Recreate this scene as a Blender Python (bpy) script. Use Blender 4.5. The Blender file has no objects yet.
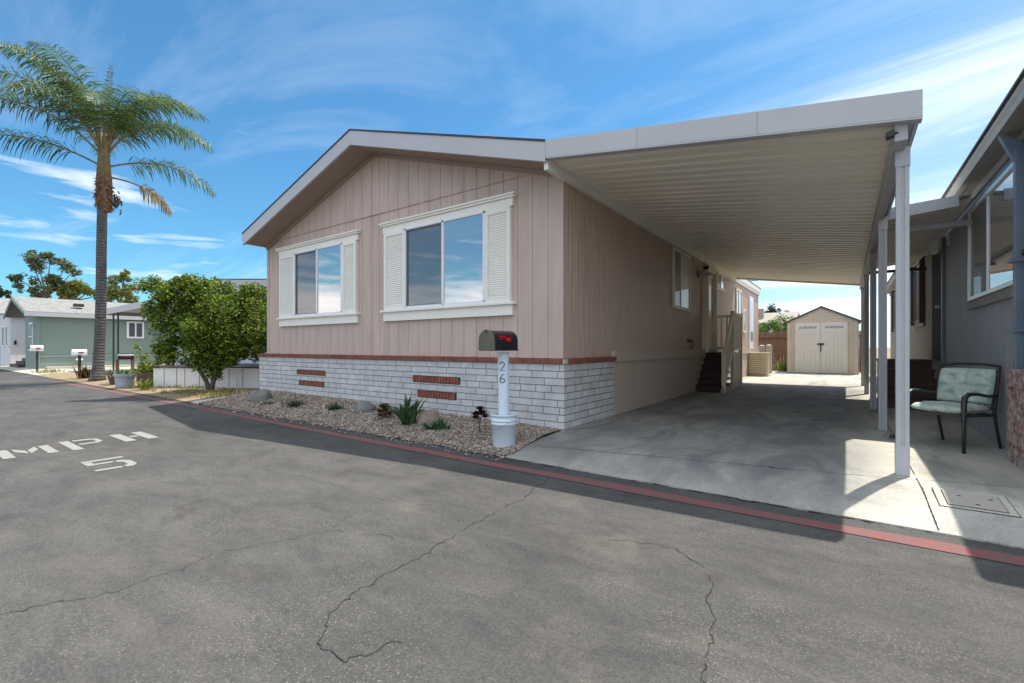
import bpy, math, random
from mathutils import Vector, Matrix, noise
random.seed(7)
R=math.radians
scene=bpy.context.scene
col=scene.collection
# ------------------------------------------------------------------ helpers
class MB:
    """collects faces of ONE mesh, in world coordinates"""
    def __init__(s): s.v=[]; s.f=[]; s.mi=[]; s.m=0
    def add(s,vs,fs):
        b=len(s.v); s.v+= [tuple(p) for p in vs]
        for f in fs: s.f.append([b+i for i in f]); s.mi.append(s.m)
        return s
    def box(s,x0,x1,y0,y1,z0,z1):
        return s.add([(x0,y0,z0),(x1,y0,z0),(x1,y1,z0),(x0,y1,z0),(x0,y0,z1),(x1,y0,z1),(x1,y1,z1),(x0,y1,z1)],
              [(0,3,2,1),(4,5,6,7),(0,1,5,4),(1,2,6,5),(2,3,7,6),(3,0,4,7)])
    def quad(s,a,b,c,d): return s.add([a,b,c,d],[(0,1,2,3)])
    def prism(s,prof,axis,a0,a1):
        """profile polygon extruded along axis; prof coordinates are the two other axes in xyz order"""
        n=len(prof); vs=[]
        for a in (a0,a1):
            for p in prof:
                vs.append({'x':(a,p[0],p[1]),'y':(p[0],a,p[1]),'z':(p[0],p[1],a)}[axis])
        fs=[list(range(n))[::-1],list(range(n,2*n))]+[(i,(i+1)%n,n+(i+1)%n,n+i) for i in range(n)]
        return s.add(vs,fs)
    def tube(s,pts,rad,n=10,cap=True):
        pts=[Vector(p) for p in pts]
        if not hasattr(rad,'__len__'): rad=[rad]*len(pts)
        vs=[];N=len(pts); up=None
        for i,p in enumerate(pts):
            t=(pts[min(i+1,N-1)]-pts[max(i-1,0)]).normalized()
            if up is None:
                up=Vector((0,0,1)) if abs(t.z)<.9 else Vector((1,0,0))
            a=t.cross(up).normalized(); b=t.cross(a).normalized(); up=-b if False else a.cross(t)
            for k in range(n):
                w=2*math.pi*k/n; vs.append(p+(a*math.cos(w)+b*math.sin(w))*rad[i])
        fs=[]
        for i in range(N-1):
            for k in range(n): fs.append((i*n+k,i*n+(k+1)%n,(i+1)*n+(k+1)%n,(i+1)*n+k))
        if cap: fs.append(list(range(n))[::-1]); fs.append([(N-1)*n+k for k in range(n)])
        return s.add(vs,fs)
    def lathe(s,cx,cy,prof,n=28):
        vs=[];N=len(prof)
        for r,z in prof:
            for k in range(n):
                w=2*math.pi*k/n; vs.append((cx+r*math.cos(w),cy+r*math.sin(w),z))
        fs=[(i*n+k,i*n+(k+1)%n,(i+1)*n+(k+1)%n,(i+1)*n+k) for i in range(N-1) for k in range(n)]
        return s.add(vs,fs)
    def rot(s,ang,c):
        ca,sa=math.cos(ang),math.sin(ang)
        s.v=[(c[0]+(x-c[0])*ca-(y-c[1])*sa, c[1]+(x-c[0])*sa+(y-c[1])*ca, z) for x,y,z in s.v]; return s
    def build(s,name,mat,parent=None,smooth=False,bevel=0,loc=None):
        me=bpy.data.meshes.new(name)
        o=bpy.data.objects.new(name,me); col.objects.link(o)
        org=Vector((0,0,0))
        if parent is not None:
            o.parent=parent; org=worldloc(parent)
        if loc is not None:
            o.location=Vector(loc)-org; org=Vector(loc)
        me.from_pydata([(x-org.x,y-org.y,z-org.z) for x,y,z in s.v],[],s.f)
        mats=mat if isinstance(mat,(list,tuple)) else [mat]
        for m in mats: me.materials.append(m)
        me.polygons.foreach_set('material_index',s.mi)
        if smooth: me.polygons.foreach_set('use_smooth',[True]*len(s.f))
        me.update()
        if bevel:
            b=o.modifiers.new('bevel','BEVEL'); b.width=bevel; b.segments=2; b.limit_method='ANGLE'; b.angle_limit=R(40)
        return o
def worldloc(o):
    v=Vector(o.location)
    while o.parent: o=o.parent; v+=Vector(o.location)
    return v
def tag(o,label=None,cat=None,group=None,kind=None):
    if label: o['label']=label
    if cat: o['category']=cat
    if group: o['group']=group
    if kind: o['kind']=kind
    return o
def thing(name,label,cat,loc,group=None):
    o=bpy.data.objects.new(name,None); col.objects.link(o); o.location=loc; o.empty_display_size=.2
    return tag(o,label,cat,group)
def struct(o,label=None): return tag(o,label,None,None,'structure')

# ------------------------------------------------------------------ materials
def newmat(name):
    m=bpy.data.materials.new(name); m.use_nodes=True; nt=m.node_tree
    return m,nt,nt.nodes,nt.links,nt.nodes['Principled BSDF']
def mul(c,k): return tuple(min(1,x*k) for x in c[:3])+(1,)
def ramp(N,pts):
    r=N.new('ShaderNodeValToRGB'); e=r.color_ramp.elements
    while len(e)<len(pts): e.new(.5)
    for i,(p,c) in enumerate(pts):
        e[i].position=p; e[i].color=c if hasattr(c,'__len__') else (c,c,c,1)
    return r
def noi(N,L,vec,scale,det=4,rough=.6,dist=0):
    n=N.new('ShaderNodeTexNoise'); n.inputs['Scale'].default_value=scale; n.inputs['Detail'].default_value=det
    n.inputs['Roughness'].default_value=rough; n.inputs['Distortion'].default_value=dist
    L.new(vec,n.inputs['Vector']); return n.outputs['Fac']
def mixc(N,L,fac,a,b,mode='MIX'):
    m=N.new('ShaderNodeMix'); m.data_type='RGBA'; m.blend_type=mode
    for s,v in ((m.inputs[0],fac),(m.inputs[6],a),(m.inputs[7],b)):
        if hasattr(v,'links') or isinstance(v,bpy.types.NodeSocket): L.new(v,s)
        else: s.default_value=v if not isinstance(v,(int,float)) or s==m.inputs[0] else (v,v,v,1)
    return m.outputs[2]
def pos(N,scale=None):
    return N.new('ShaderNodeNewGeometry').outputs['Position']
def mapped(N,L,vec,sc):
    m=N.new('ShaderNodeMapping'); m.inputs['Scale'].default_value=sc; L.new(vec,m.inputs['Vector']); return m.outputs[0]
def simple(name,c,rough=.7,var=.12,sc=3,bump=.15,bsc=60,metal=0,dirt=0,stretch=(1,1,1),spec=.4):
    m,nt,N,L,P=newmat(name); c=tuple(c)+(1,) if len(c)==3 else c
    p=mapped(N,L,pos(N),stretch)
    a=noi(N,L,p,sc,5,.62)
    r=ramp(N,[(.3,mul(c,1-var)),(.7,mul(c,1+var))]); L.new(a,r.inputs[0]); out=r.outputs[0]
    if dirt:
        d=ramp(N,[(.52,0.),(.75,1.)]); L.new(noi(N,L,p,sc*.6+.7,6,.7),d.inputs[0])
        mm=N.new('ShaderNodeMath'); mm.operation='MULTIPLY'; mm.inputs[1].default_value=dirt; L.new(d.outputs[0],mm.inputs[0])
        out=mixc(N,L,mm.outputs[0],out,mul((c[0]*.5,c[1]*.46,c[2]*.4),1))
    L.new(out,P.inputs['Base Color']); P.inputs['Roughness'].default_value=rough; P.inputs['Metallic'].default_value=metal
    P.inputs['Specular IOR Level'].default_value=spec
    if bump:
        b=N.new('ShaderNodeBump'); b.inputs['Strength'].default_value=bump; b.inputs['Distance'].default_value=.004
        L.new(noi(N,L,p,bsc,3,.6),b.inputs['Height']); L.new(b.outputs[0],P.inputs['Normal'])
    return m
M={}
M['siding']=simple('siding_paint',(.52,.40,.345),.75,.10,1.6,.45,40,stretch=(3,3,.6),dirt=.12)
M['siding_side']=simple('siding_paint_side',(.50,.365,.29),.55,.16,2.4,.5,40,stretch=(8,8,.4),dirt=.35)  # same paint as the front, with the side's shade browned into the colour
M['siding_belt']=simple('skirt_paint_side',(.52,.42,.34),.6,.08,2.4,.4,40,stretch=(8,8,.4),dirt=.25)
M['soffit']=simple('soffit_paint',(.36,.27,.22),.8,.06,2,.1)
M['fascia']=simple('fascia_white_metal',(.46,.465,.475),.45,.04,1.2,.03,dirt=.05)
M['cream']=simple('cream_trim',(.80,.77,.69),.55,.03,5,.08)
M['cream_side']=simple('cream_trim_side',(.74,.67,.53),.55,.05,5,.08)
M['pan']=simple('carport_pan_enamel',(.85,.80,.69),.42,.07,.9,.04,dirt=.18,stretch=(.4,1.5,1))
M['post']=simple('white_post_enamel',(.42,.42,.43),.45,.06,3,.05,dirt=.25,stretch=(2,2,.6))
M['white']=simple('white_plastic',(.74,.77,.82),.4,.03,4,.03)
M['bucketw']=simple('bucket_plastic',(.66,.74,.82),.45,.04,6,.03,dirt=.15)
M['black']=simple('black_metal',(.018,.018,.02),.38,.2,8,.05,spec=.5)
M['blackmail']=simple('black_mailbox_enamel',(.02,.02,.022),.3,.3,6,.04,dirt=0,spec=.6)
M['maildoor']=simple('dull_mailbox_door',(.13,.125,.085),.5,.2,8,.1,metal=.3)
M['red']=simple('red_plastic',(.6,.02,.03),.4,.1,8,0)
M['darkgap']=simple('dark_gap',(.03,.028,.026),.9,.1,5,0)
M['rubber']=simple('dark_brown_paint',(.035,.022,.016),.75,.2,5,.2,stretch=(1,1,4))
M['redbrick']=simple('red_clay_brick',(.225,.072,.045),.85,.35,9,.5,70)
M['shed']=simple('shed_resin',(.55,.47,.38),.6,.05,2,.1,dirt=.15)
M['sheddoor']=simple('shed_door_resin',(.66,.62,.55),.55,.04,2,.1,dirt=.1)
M['dark']=simple('charcoal_trim',(.05,.045,.045),.6,.1,5,.05)
M['acbeige']=simple('beige_metal',(.50,.43,.29),.5,.08,5,.05,dirt=.2)
M['fencewood']=simple('weathered_fence_wood',(.22,.125,.085),.85,.35,5,.5,50,stretch=(4,4,.5))
M['concpost']=simple('grey_concrete_post',(.40,.36,.30),.8,.12,5,.2)
M['bluewall']=simple('blue_grey_siding',(.32,.34,.38),.6,.16,2.2,.35,40,stretch=(6,6,.4),dirt=.2)
M['farwall']=simple('tan_grey_siding',(.30,.265,.225),.75,.05,1.5,.2)
M['bluepost']=simple('slate_blue_metal',(.17,.21,.27),.45,.08,4,.05)
M['gutter']=simple('grey_beige_gutter',(.33,.30,.265),.5,.06,3,.05,dirt=.2)
M['framedark']=simple('grey_window_trim',(.22,.20,.185),.6,.08,5,.08)
M['alu']=simple('aluminium_frame',(.72,.73,.74),.35,.03,5,0,metal=.2)
M['brownsteps']=simple('brown_step_boards',(.105,.062,.048),.75,.2,4,.3,stretch=(.6,4,4))
M['chair']=simple('bronze_black_steel',(.03,.028,.027),.4,.3,20,.05,spec=.6)
M['lantern']=simple('white_lantern_metal',(.7,.68,.62),.4,.05,6,0)
M['galv']=simple('galvanised_metal',(.36,.36,.35),.4,.12,9,.05,metal=.5)
M['soil']=simple('dry_soil',(.27,.20,.12),.95,.25,4,.8,25)
M['roofshingle']=simple('grey_shingles',(.24,.235,.22),.95,.3,5,.6,20)
M['greenhouse']=simple('sage_green_stucco',(.215,.275,.245),.85,.06,1,.2)
M['neighbour']=simple('pale_blue_grey_siding',(.52,.56,.62),.6,.04,1.5,.1)
M['whitehouse']=simple('white_siding',(.60,.60,.62),.6,.05,1.5,.1)
M['panelwall']=simple('off_white_panels',(.72,.70,.68),.7,.06,2,.15,dirt=.2)
M['bark']=simple('citrus_bark',(.12,.09,.065),.9,.3,9,.7,30)
M['stone']=simple('grey_boulder',(.17,.17,.16),.9,.3,6,.8,18)
M['stone2']=simple('brown_boulder',(.22,.175,.14),.9,.3,6,.8,18)
M['potgrey']=simple('grey_pot',(.36,.37,.41),.7,.1,5,.1)
M['potdark']=simple('brown_barrel',(.10,.065,.045),.8,.2,6,.2)
M['wire']=simple('cable_black',(.03,.04,.035),.6,0,5,0)
M['pole']=simple('pole_wood',(.09,.06,.045),.85,.2,6,.2)
M['pine_paint']=simple('dark_green_paint',(.05,.09,.07),.6,.05,5,0)
M['crackfill']=simple('crack_dirt',(.034,.032,.029),.95,.5,30,.5,80)
M['numeral']=simple('grey_numeral',(.12,.13,.15),.5,.05,5,0)
M['bulb']=simple('frosted_glass',(.7,.68,.6),.25,.02,5,0)
M['purple']=simple('mauve_cloth',(.35,.2,.3),.8,.1,5,0)

# glass: reflecting pane over a dark room
def glass(name,refl,base,tint=(.8,.9,1,1)):
    m,nt,N,L,P=newmat(name); P.inputs['Base Color'].default_value=base+(1,); P.inputs['Roughness'].default_value=.5
    g=N.new('ShaderNodeBsdfGlossy'); g.inputs['Roughness'].default_value=.015; g.inputs['Color'].default_value=tint
    b=N.new('ShaderNodeBump'); b.inputs['Strength'].default_value=.03; b.inputs['Distance'].default_value=.02
    L.new(noi(N,L,pos(N),1.5,2),b.inputs['Height']); L.new(b.outputs[0],g.inputs['Normal'])
    x=N.new('ShaderNodeMixShader'); x.inputs[0].default_value=refl
    L.new(P.outputs[0],x.inputs[1]); L.new(g.outputs[0],x.inputs[2]); L.new(x.outputs[0],N['Material Output'].inputs['Surface'])
    return m
M['glass']=glass('window_glass',.50,(.10,.11,.12),(1,.93,.88,1))
M['screen']=glass('screened_glass',.15,(.07,.075,.085),(1,.95,.9,1))
M['glassdark']=glass('dark_glass',.12,(.02,.02,.025))
M['curtain']=glass('curtained_glass',.18,(.42,.36,.22))
M['palepane']=glass('pale_pane',.45,(.35,.38,.40))

# leaves
def leafmat(name,c,var=.4,trans=.35,rough=.42,c2=None):
    m,nt,N,L,P=newmat(name); c=tuple(c)+(1,)
    g=N.new('ShaderNodeNewGeometry')
    r=ramp(N,[(0,mul(c,1-var)),(.55,c),(1,(c2+(1,)) if c2 else mul(c,1+var*1.3))]); L.new(g.outputs['Random Per Island'],r.inputs[0])
    L.new(r.outputs[0],P.inputs['Base Color']); P.inputs['Roughness'].default_value=rough; P.inputs['Specular IOR Level'].default_value=.5
    t=N.new('ShaderNodeBsdfTranslucent'); L.new(r.outputs[0],t.inputs['Color'])
    x=N.new('ShaderNodeMixShader'); x.inputs[0].default_value=trans
    L.new(P.outputs[0],x.inputs[1]); L.new(t.outputs[0],x.inputs[2]); L.new(x.outputs[0],N['Material Output'].inputs['Surface'])
    return m
M['citrus']=leafmat('citrus_leaves',(.095,.18,.018),.65,.42,.36,(.44,.49,.05))
M['palmleaf']=leafmat('palm_leaflets',(.08,.155,.045),.55,.4,.42,(.22,.29,.10))
M['deadfrond']=leafmat('dead_frond',(.42,.27,.04),.35,.35)
M['euca']=leafmat('eucalyptus_leaves',(.13,.18,.075),.4,.35,.6,(.20,.19,.08))
M['euca2']=leafmat('golden_tree_leaves',(.19,.23,.04),.4,.4,.6,(.32,.28,.06))
M['bush']=leafmat('bush_leaves',(.10,.20,.03),.4,.35,.5)
M['pine']=leafmat('dark_tree_leaves',(.03,.07,.035),.4,.2,.6)
M['agave']=leafmat('broad_green_leaves',(.05,.12,.035),.3,.2,.4,(.16,.22,.05))
M['aeonium']=leafmat('maroon_rosette_leaves',(.045,.012,.018),.4,.1,.4)
M['aeobrown']=leafmat('bronze_rosette_leaves',(.10,.05,.02),.5,.15,.45,(.10,.13,.04))
M['greentuft']=leafmat('grey_green_leaves',(.06,.08,.045),.4,.2,.55)
M['smallgreen']=leafmat('bright_small_leaves',(.05,.13,.05),.4,.25,.45)
M['grass']=leafmat('grass_blades',(.22,.21,.05),.4,.3,.7,(.40,.34,.12))
M['weed']=leafmat('weed_leaves',(.16,.24,.03),.4,.4,.6,(.32,.36,.05))

# palm trunk with rings
def palmtrunk():
    m,nt,N,L,P=newmat('palm_bark'); p=pos(N)
    w=N.new('ShaderNodeTexWave'); w.wave_type='BANDS'; w.bands_direction='Z'; w.inputs['Scale'].default_value=3.2; w.inputs['Distortion'].default_value=3; w.inputs['Detail'].default_value=3
    L.new(p,w.inputs['Vector'])
    r=ramp(N,[(.15,(.055,.05,.05,1)),(.6,(.11,.10,.095,1))]); L.new(w.outputs['Fac'],r.inputs[0])
    L.new(mixc(N,L,.5,r.outputs[0],ramp_out(N,L,noi(N,L,p,7,5),(.04,.037,.037,1),(.16,.145,.13,1))),P.inputs['Base Color'])
    P.inputs['Roughness'].default_value=.9
    b=N.new('ShaderNodeBump'); b.inputs['Strength'].default_value=.6; b.inputs['Distance'].default_value=.02; L.new(w.outputs['Fac'],b.inputs['Height']); L.new(b.outputs[0],P.inputs['Normal'])
    return m
def ramp_out(N,L,fac,a,b,lo=.35,hi=.65):
    r=ramp(N,[(lo,a),(hi,b)]); L.new(fac,r.inputs[0]); return r.outputs[0]
M['palmtrunk']=palmtrunk()
M['boot']=simple('palm_boot_fibre',(.17,.095,.055),.9,.5,12,.9,40)
M['crownshaft']=simple('palm_leaf_bases',(.20,.15,.07),.7,.35,8,.4,30,stretch=(2,2,.5))

def asphalt():
    m,nt,N,L,P=newmat('old_asphalt'); p=pos(N)
    big=ramp_out(N,L,noi(N,L,p,.35,5,.6,.6),(.064,.063,.061,1),(.094,.092,.088,1),.33,.67)
    mid=ramp_out(N,L,noi(N,L,mapped(N,L,p,(1,2.2,1)),1.6,6,.7,.5),(.72,.72,.74,1),(1.14,1.12,1.09,1),.32,.64)
    c=mixc(N,L,1,big,mid,'MULTIPLY')
    fine=ramp_out(N,L,noi(N,L,p,95,3,.8),(.55,.55,.56,1),(1.5,1.47,1.42,1),.34,.66)
    c=mixc(N,L,.8,c,mixc(N,L,1,c,fine,'MULTIPLY'))
    # pale exposed aggregate
    v=N.new('ShaderNodeTexVoronoi'); v.inputs['Scale'].default_value=55; L.new(p,v.inputs['Vector'])
    agg=ramp(N,[(.0,1.),(.16,1.),(.24,0.)]); L.new(v.outputs['Distance'],agg.inputs[0])
    msk=ramp_out(N,L,noi(N,L,p,.9,5,.7,1),(.08,.08,.08,1),(.7,.7,.7,1),.46,.68)
    k=N.new('ShaderNodeMath'); k.operation='MULTIPLY'; L.new(agg.outputs[0],k.inputs[0]); L.new(msk,k.inputs[1])
    c=mixc(N,L,k.outputs[0],c,(.30,.275,.22,1))
    # dark oil spots
    o=ramp_out(N,L,noi(N,L,p,1.15,4,.55,.8),(0,0,0,1),(.65,.65,.65,1),.60,.72)
    c=mixc(N,L,o,c,(.05,.047,.043,1))
    wb=ramp_out(N,L,noi(N,L,mapped(N,L,p,(.7,1.4,1)),.8,6,.72,1.2),(0,0,0,1),(.5,.5,.5,1),.55,.7); c=mixc(N,L,wb,c,(.15,.132,.108,1))
    L.new(c,P.inputs['Base Color']); P.inputs['Roughness'].default_value=.85; P.inputs['Specular IOR Level'].default_value=.3
    b=N.new('ShaderNodeBump'); b.inputs['Strength'].default_value=.7; b.inputs['Distance'].default_value=.006
    L.new(noi(N,L,p,80,4,.8),b.inputs['Height'])
    b2=N.new('ShaderNodeBump'); b2.inputs['Strength'].default_value=.4; b2.inputs['Distance'].default_value=.03
    L.new(noi(N,L,p,2.2,4,.6),b2.inputs['Height']); L.new(b.outputs[0],b2.inputs['Normal']); L.new(b2.outputs[0],P.inputs['Normal'])
    return m
M['asphalt']=asphalt()
def concrete(name,a,b_,stain,grime_shade=False):
    m,nt,N,L,P=newmat(name); p=pos(N)
    c=ramp_out(N,L,noi(N,L,p,.9,6,.65,.4),a,b_,.32,.68)
    st=ramp_out(N,L,noi(N,L,mapped(N,L,p,(1.6,.5,1)),1.1,6,.65,.6),(0,0,0,1),(stain,stain,stain,1),.48,.68)
    c=mixc(N,L,st,c,(.12,.115,.105,1))
    if grime_shade:  # car grime, plus carport shade darkened into the slab colour by position
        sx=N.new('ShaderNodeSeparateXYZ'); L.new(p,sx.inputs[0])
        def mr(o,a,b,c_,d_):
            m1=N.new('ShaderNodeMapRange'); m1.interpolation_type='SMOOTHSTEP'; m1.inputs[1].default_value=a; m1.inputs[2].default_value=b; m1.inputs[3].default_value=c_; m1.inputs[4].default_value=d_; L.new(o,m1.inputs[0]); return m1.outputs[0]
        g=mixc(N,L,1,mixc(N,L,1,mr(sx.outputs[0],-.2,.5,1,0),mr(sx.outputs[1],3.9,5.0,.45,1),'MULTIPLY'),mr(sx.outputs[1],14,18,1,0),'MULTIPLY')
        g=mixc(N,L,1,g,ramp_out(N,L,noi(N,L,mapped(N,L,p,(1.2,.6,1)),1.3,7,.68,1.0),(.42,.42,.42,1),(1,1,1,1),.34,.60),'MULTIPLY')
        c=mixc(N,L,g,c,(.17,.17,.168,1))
    c=mixc(N,L,.5,c,mixc(N,L,1,c,ramp_out(N,L,noi(N,L,p,60,3,.7),(.7,.7,.7,1),(1.25,1.25,1.2,1)),'MULTIPLY'))
    # fine dark specks
    v=N.new('ShaderNodeTexVoronoi'); v.inputs['Scale'].default_value=7; L.new(p,v.inputs['Vector'])
    sp=ramp(N,[(0,.5),(.05,.5),(.08,0.)]); L.new(v.outputs['Distance'],sp.inputs[0]); c=mixc(N,L,sp.outputs[0],c,(.1,.09,.08,1))
    L.new(c,P.inputs['Base Color']); P.inputs['Roughness'].default_value=.8; P.inputs['Specular IOR Level'].default_value=.35
    b=N.new('ShaderNodeBump'); b.inputs['Strength'].default_value=.35; b.inputs['Distance'].default_value=.004
    L.new(noi(N,L,p,45,4,.7),b.inputs['Height']); L.new(b.outputs[0],P.inputs['Normal'])
    return m
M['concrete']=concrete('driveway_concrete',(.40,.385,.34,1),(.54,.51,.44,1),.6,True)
M['kerbconc']=concrete('kerb_concrete',(.42,.39,.33,1),(.55,.52,.45,1),.2)
def worn_paint(name,c,wear,under=(.1,.095,.09,1)):
    m,nt,N,L,P=newmat(name); p=pos(N)
    w=ramp_out(N,L,noi(N,L,p,14,6,.75),(0,0,0,1),(1,1,1,1),wear,wear+.12)
    w2=ramp_out(N,L,noi(N,L,p,90,3,.8),(.2,.2,.2,1),(1,1,1,1),.38,.5)
    f=mixc(N,L,1,w,w2,'MULTIPLY')
    f=mixc(N,L,.45,f,(1,1,1,1))
    L.new(mixc(N,L,f,under,c),P.inputs['Base Color']); P.inputs['Roughness'].default_value=.8
    b=N.new('ShaderNodeBump'); b.inputs['Strength'].default_value=.5; b.inputs['Distance'].default_value=.004
    L.new(noi(N,L,p,80,4,.8),b.inputs['Height']); L.new(b.outputs[0],P.inputs['Normal'])
    return m
M['redpaint']=worn_paint('worn_red_kerb_paint',(.24,.065,.058,1),.47)
M['roadpaint']=worn_paint('worn_white_road_paint',(.28,.275,.255,1),.46,(.25,.24,.22,1))
def gravel():
    m,nt,N,L,P=newmat('gravel_base'); p=pos(N)
    v=N.new('ShaderNodeTexVoronoi'); v.inputs['Scale'].default_value=38; L.new(p,v.inputs['Vector'])
    hs=N.new('ShaderNodeSeparateColor'); L.new(v.outputs['Color'],hs.inputs[0])
    r=ramp(N,[(0,(.11,.085,.065,1)),(.4,(.26,.19,.14,1)),(.7,(.38,.31,.25,1)),(1,(.5,.45,.4,1))]); L.new(hs.outputs[0],r.inputs[0])
    L.new(r.outputs[0],P.inputs['Base Color']); P.inputs['Roughness'].default_value=.9
    b=N.new('ShaderNodeBump'); b.inputs['Strength'].default_value=1; b.inputs['Distance'].default_value=.02; b.invert=True
    L.new(v.outputs['Distance'],b.inputs['Height']); L.new(b.outputs[0],P.inputs['Normal'])
    return m
M['gravel']=gravel()
def pebble():
    m,nt,N,L,P=newmat('pebbles')
    g=N.new('ShaderNodeNewGeometry')
    r=ramp(N,[(0,(.10,.075,.06,1)),(.35,(.26,.18,.13,1)),(.6,(.37,.29,.22,1)),(.85,(.25,.225,.21,1)),(1,(.55,.49,.42,1))]); L.new(g.outputs['Random Per Island'],r.inputs[0])
    L.new(r.outputs[0],P.inputs['Base Color']); P.inputs['Roughness'].default_value=.8; return m
M['pebble']=pebble()
def blockwall(name,off=0.0):
    m,nt,N,L,P=newmat(name); p=pos(N)
    s=N.new('ShaderNodeSeparateXYZ'); L.new(p,s.inputs[0])
    a=N.new('ShaderNodeMath'); L.new(s.outputs[0],a.inputs[0]); L.new(s.outputs[1],a.inputs[1])
    z=N.new('ShaderNodeMath'); z.inputs[1].default_value=.08; L.new(s.outputs[2],z.inputs[0])
    cb=N.new('ShaderNodeCombineXYZ'); L.new(a.outputs[0],cb.inputs[0]); L.new(z.outputs[0],cb.inputs[1])
    wob=N.new('ShaderNodeVectorMath'); wob.operation='ADD'
    nz=N.new('ShaderNodeTexNoise'); nz.inputs['Scale'].default_value=9; L.new(p,nz.inputs['Vector'])
    sc=N.new('ShaderNodeVectorMath'); sc.operation='SCALE'; sc.inputs[3].default_value=.012; L.new(nz.outputs['Color'],sc.inputs[0])
    L.new(cb.outputs[0],wob.inputs[0]); L.new(sc.outputs[0],wob.inputs[1])
    t=N.new('ShaderNodeTexBrick'); t.offset=.5; t.offset_frequency=2; t.squash=.62; t.squash_frequency=3
    t.inputs['Scale'].default_value=1; t.inputs['Brick Width'].default_value=.42; t.inputs['Row Height'].default_value=.1
    t.inputs['Mortar Size'].default_value=.006; t.inputs['Mortar Smooth'].default_value=.2; t.inputs['Bias'].default_value=0
    t.inputs['Color1'].default_value=(.58,.58,.58,1); t.inputs['Color2'].default_value=(.50,.50,.50,1); t.inputs['Mortar'].default_value=(.18,.185,.20,1)
    L.new(wob.outputs[0],t.inputs['Vector'])
    d=ramp_out(N,L,noi(N,L,p,4,6,.7),(.78,.77,.76,1),(1.1,1.1,1.1,1),.3,.7)
    c=mixc(N,L,1,t.outputs['Color'],d,'MULTIPLY')
    pit=ramp_out(N,L,noi(N,L,p,26,4,.7),(0,0,0,1),(.5,.5,.5,1),.6,.72); c=mixc(N,L,pit,c,(.30,.26,.24,1))
    L.new(c,P.inputs['Base Color']); P.inputs['Roughness'].default_value=.85
    h=N.new('ShaderNodeMath'); h.operation='MULTIPLY_ADD'; h.inputs[1].default_value=-1; L.new(t.outputs['Fac'],h.inputs[0])
    n2=N.new('ShaderNodeMath'); n2.operation='MULTIPLY'; n2.inputs[1].default_value=.8; L.new(noi(N,L,p,20,4,.7),n2.inputs[0]); L.new(n2.outputs[0],h.inputs[2])
    b=N.new('ShaderNodeBump'); b.inputs['Strength'].default_value=.9; b.inputs['Distance'].default_value=.008
    L.new(h.outputs[0],b.inputs['Height']); L.new(b.outputs[0],P.inputs['Normal'])
    return m
M['block']=blockwall('white_slump_block')
def oldbrick():
    m,nt,N,L,P=newmat('whitewashed_red_brick'); p=pos(N)
    s=N.new('ShaderNodeSeparateXYZ'); L.new(p,s.inputs[0])
    a=N.new('ShaderNodeMath'); L.new(s.outputs[0],a.inputs[0]); L.new(s.outputs[1],a.inputs[1])
    cb=N.new('ShaderNodeCombineXYZ'); L.new(a.outputs[0],cb.inputs[0]); L.new(s.outputs[2],cb.inputs[1])
    t=N.new('ShaderNodeTexBrick'); t.inputs['Scale'].default_value=1; t.inputs['Brick Width'].default_value=.21; t.inputs['Row Height'].default_value=.07
    t.inputs['Mortar Size'].default_value=.006; t.inputs['Color1'].default_value=(.22,.07,.045,1); t.inputs['Color2'].default_value=(.36,.19,.14,1); t.inputs['Mortar'].default_value=(.27,.24,.22,1)
    L.new(cb.outputs[0],t.inputs['Vector'])
    w=ramp_out(N,L,noi(N,L,p,13,6,.8),(0,0,0,1),(.85,.85,.85,1),.46,.56)
    c=mixc(N,L,w,t.outputs['Color'],(.55,.48,.44,1))
    L.new(c,P.inputs['Base Color']); P.inputs['Roughness'].default_value=.9
    b=N.new('ShaderNodeBump'); b.invert=True; b.inputs['Strength'].default_value=.9; b.inputs['Distance'].default_value=.01; L.new(t.outputs['Fac'],b.inputs['Height'])
    b2=N.new('ShaderNodeBump'); b2.inputs['Strength'].default_value=.6; b2.inputs['Distance'].default_value=.006; L.new(noi(N,L,p,40,4),b2.inputs['Height']); L.new(b.outputs[0],b2.inputs['Normal']); L.new(b2.outputs[0],P.inputs['Normal'])
    return m
M['oldbrick']=oldbrick()
def cushion():
    m,nt,N,L,P=newmat('faded_floral_cushion'); p=pos(N)
    a=ramp_out(N,L,noi(N,L,p,9,4,.6,.8),(.40,.52,.45,1),(.60,.64,.55,1),.42,.58)
    f=ramp_out(N,L,noi(N,L,p,22,4,.6,1.5),(0,0,0,1),(.45,.45,.45,1),.56,.66)
    c=mixc(N,L,f,a,(.22,.33,.24,1)); f2=ramp_out(N,L,noi(N,L,p,12,3,.6,2),(0,0,0,1),(.6,.6,.6,1),.6,.7)
    c=mixc(N,L,f2,c,(.70,.68,.58,1)); L.new(c,P.inputs['Base Color']); P.inputs['Roughness'].default_value=.9
    return m
M['cushion']=cushion()

# ------------------------------------------------------------------ ground, road, driveway
KE=4.13      # line where the asphalt meets the concrete
def gz(Y):
    if Y>5: return 0.
    if Y>4: return -.1*(5-Y)
    if Y>3.6: return -.1-.02*(4-Y)/.4
    return -.12
mb=MB(); mb.quad((-900,-900,-.17),(900,-900,-.17),(900,1500,-.17),(-900,1500,-.17))
struct(mb.build('ground',M['soil']))
mb=MB()
for (y0,y1) in ((-40,3.6),(3.6,4.0),(4.0,KE)):
    for (x0,x1) in ((-160,-20),(-20,20),(20,160)):
        mb.quad((x0,y0,gz(y0)-.006*(y1==KE)*0),(x1,y0,gz(y0)),(x1,y1,gz(y1)),(x0,y1,gz(y1)))
mb.quad((-160,KE,gz(KE)),(160,KE,gz(KE)),(160,KE,-.18),(-160,KE,-.18))
road=struct(mb.build('road',M['asphalt']))
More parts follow.
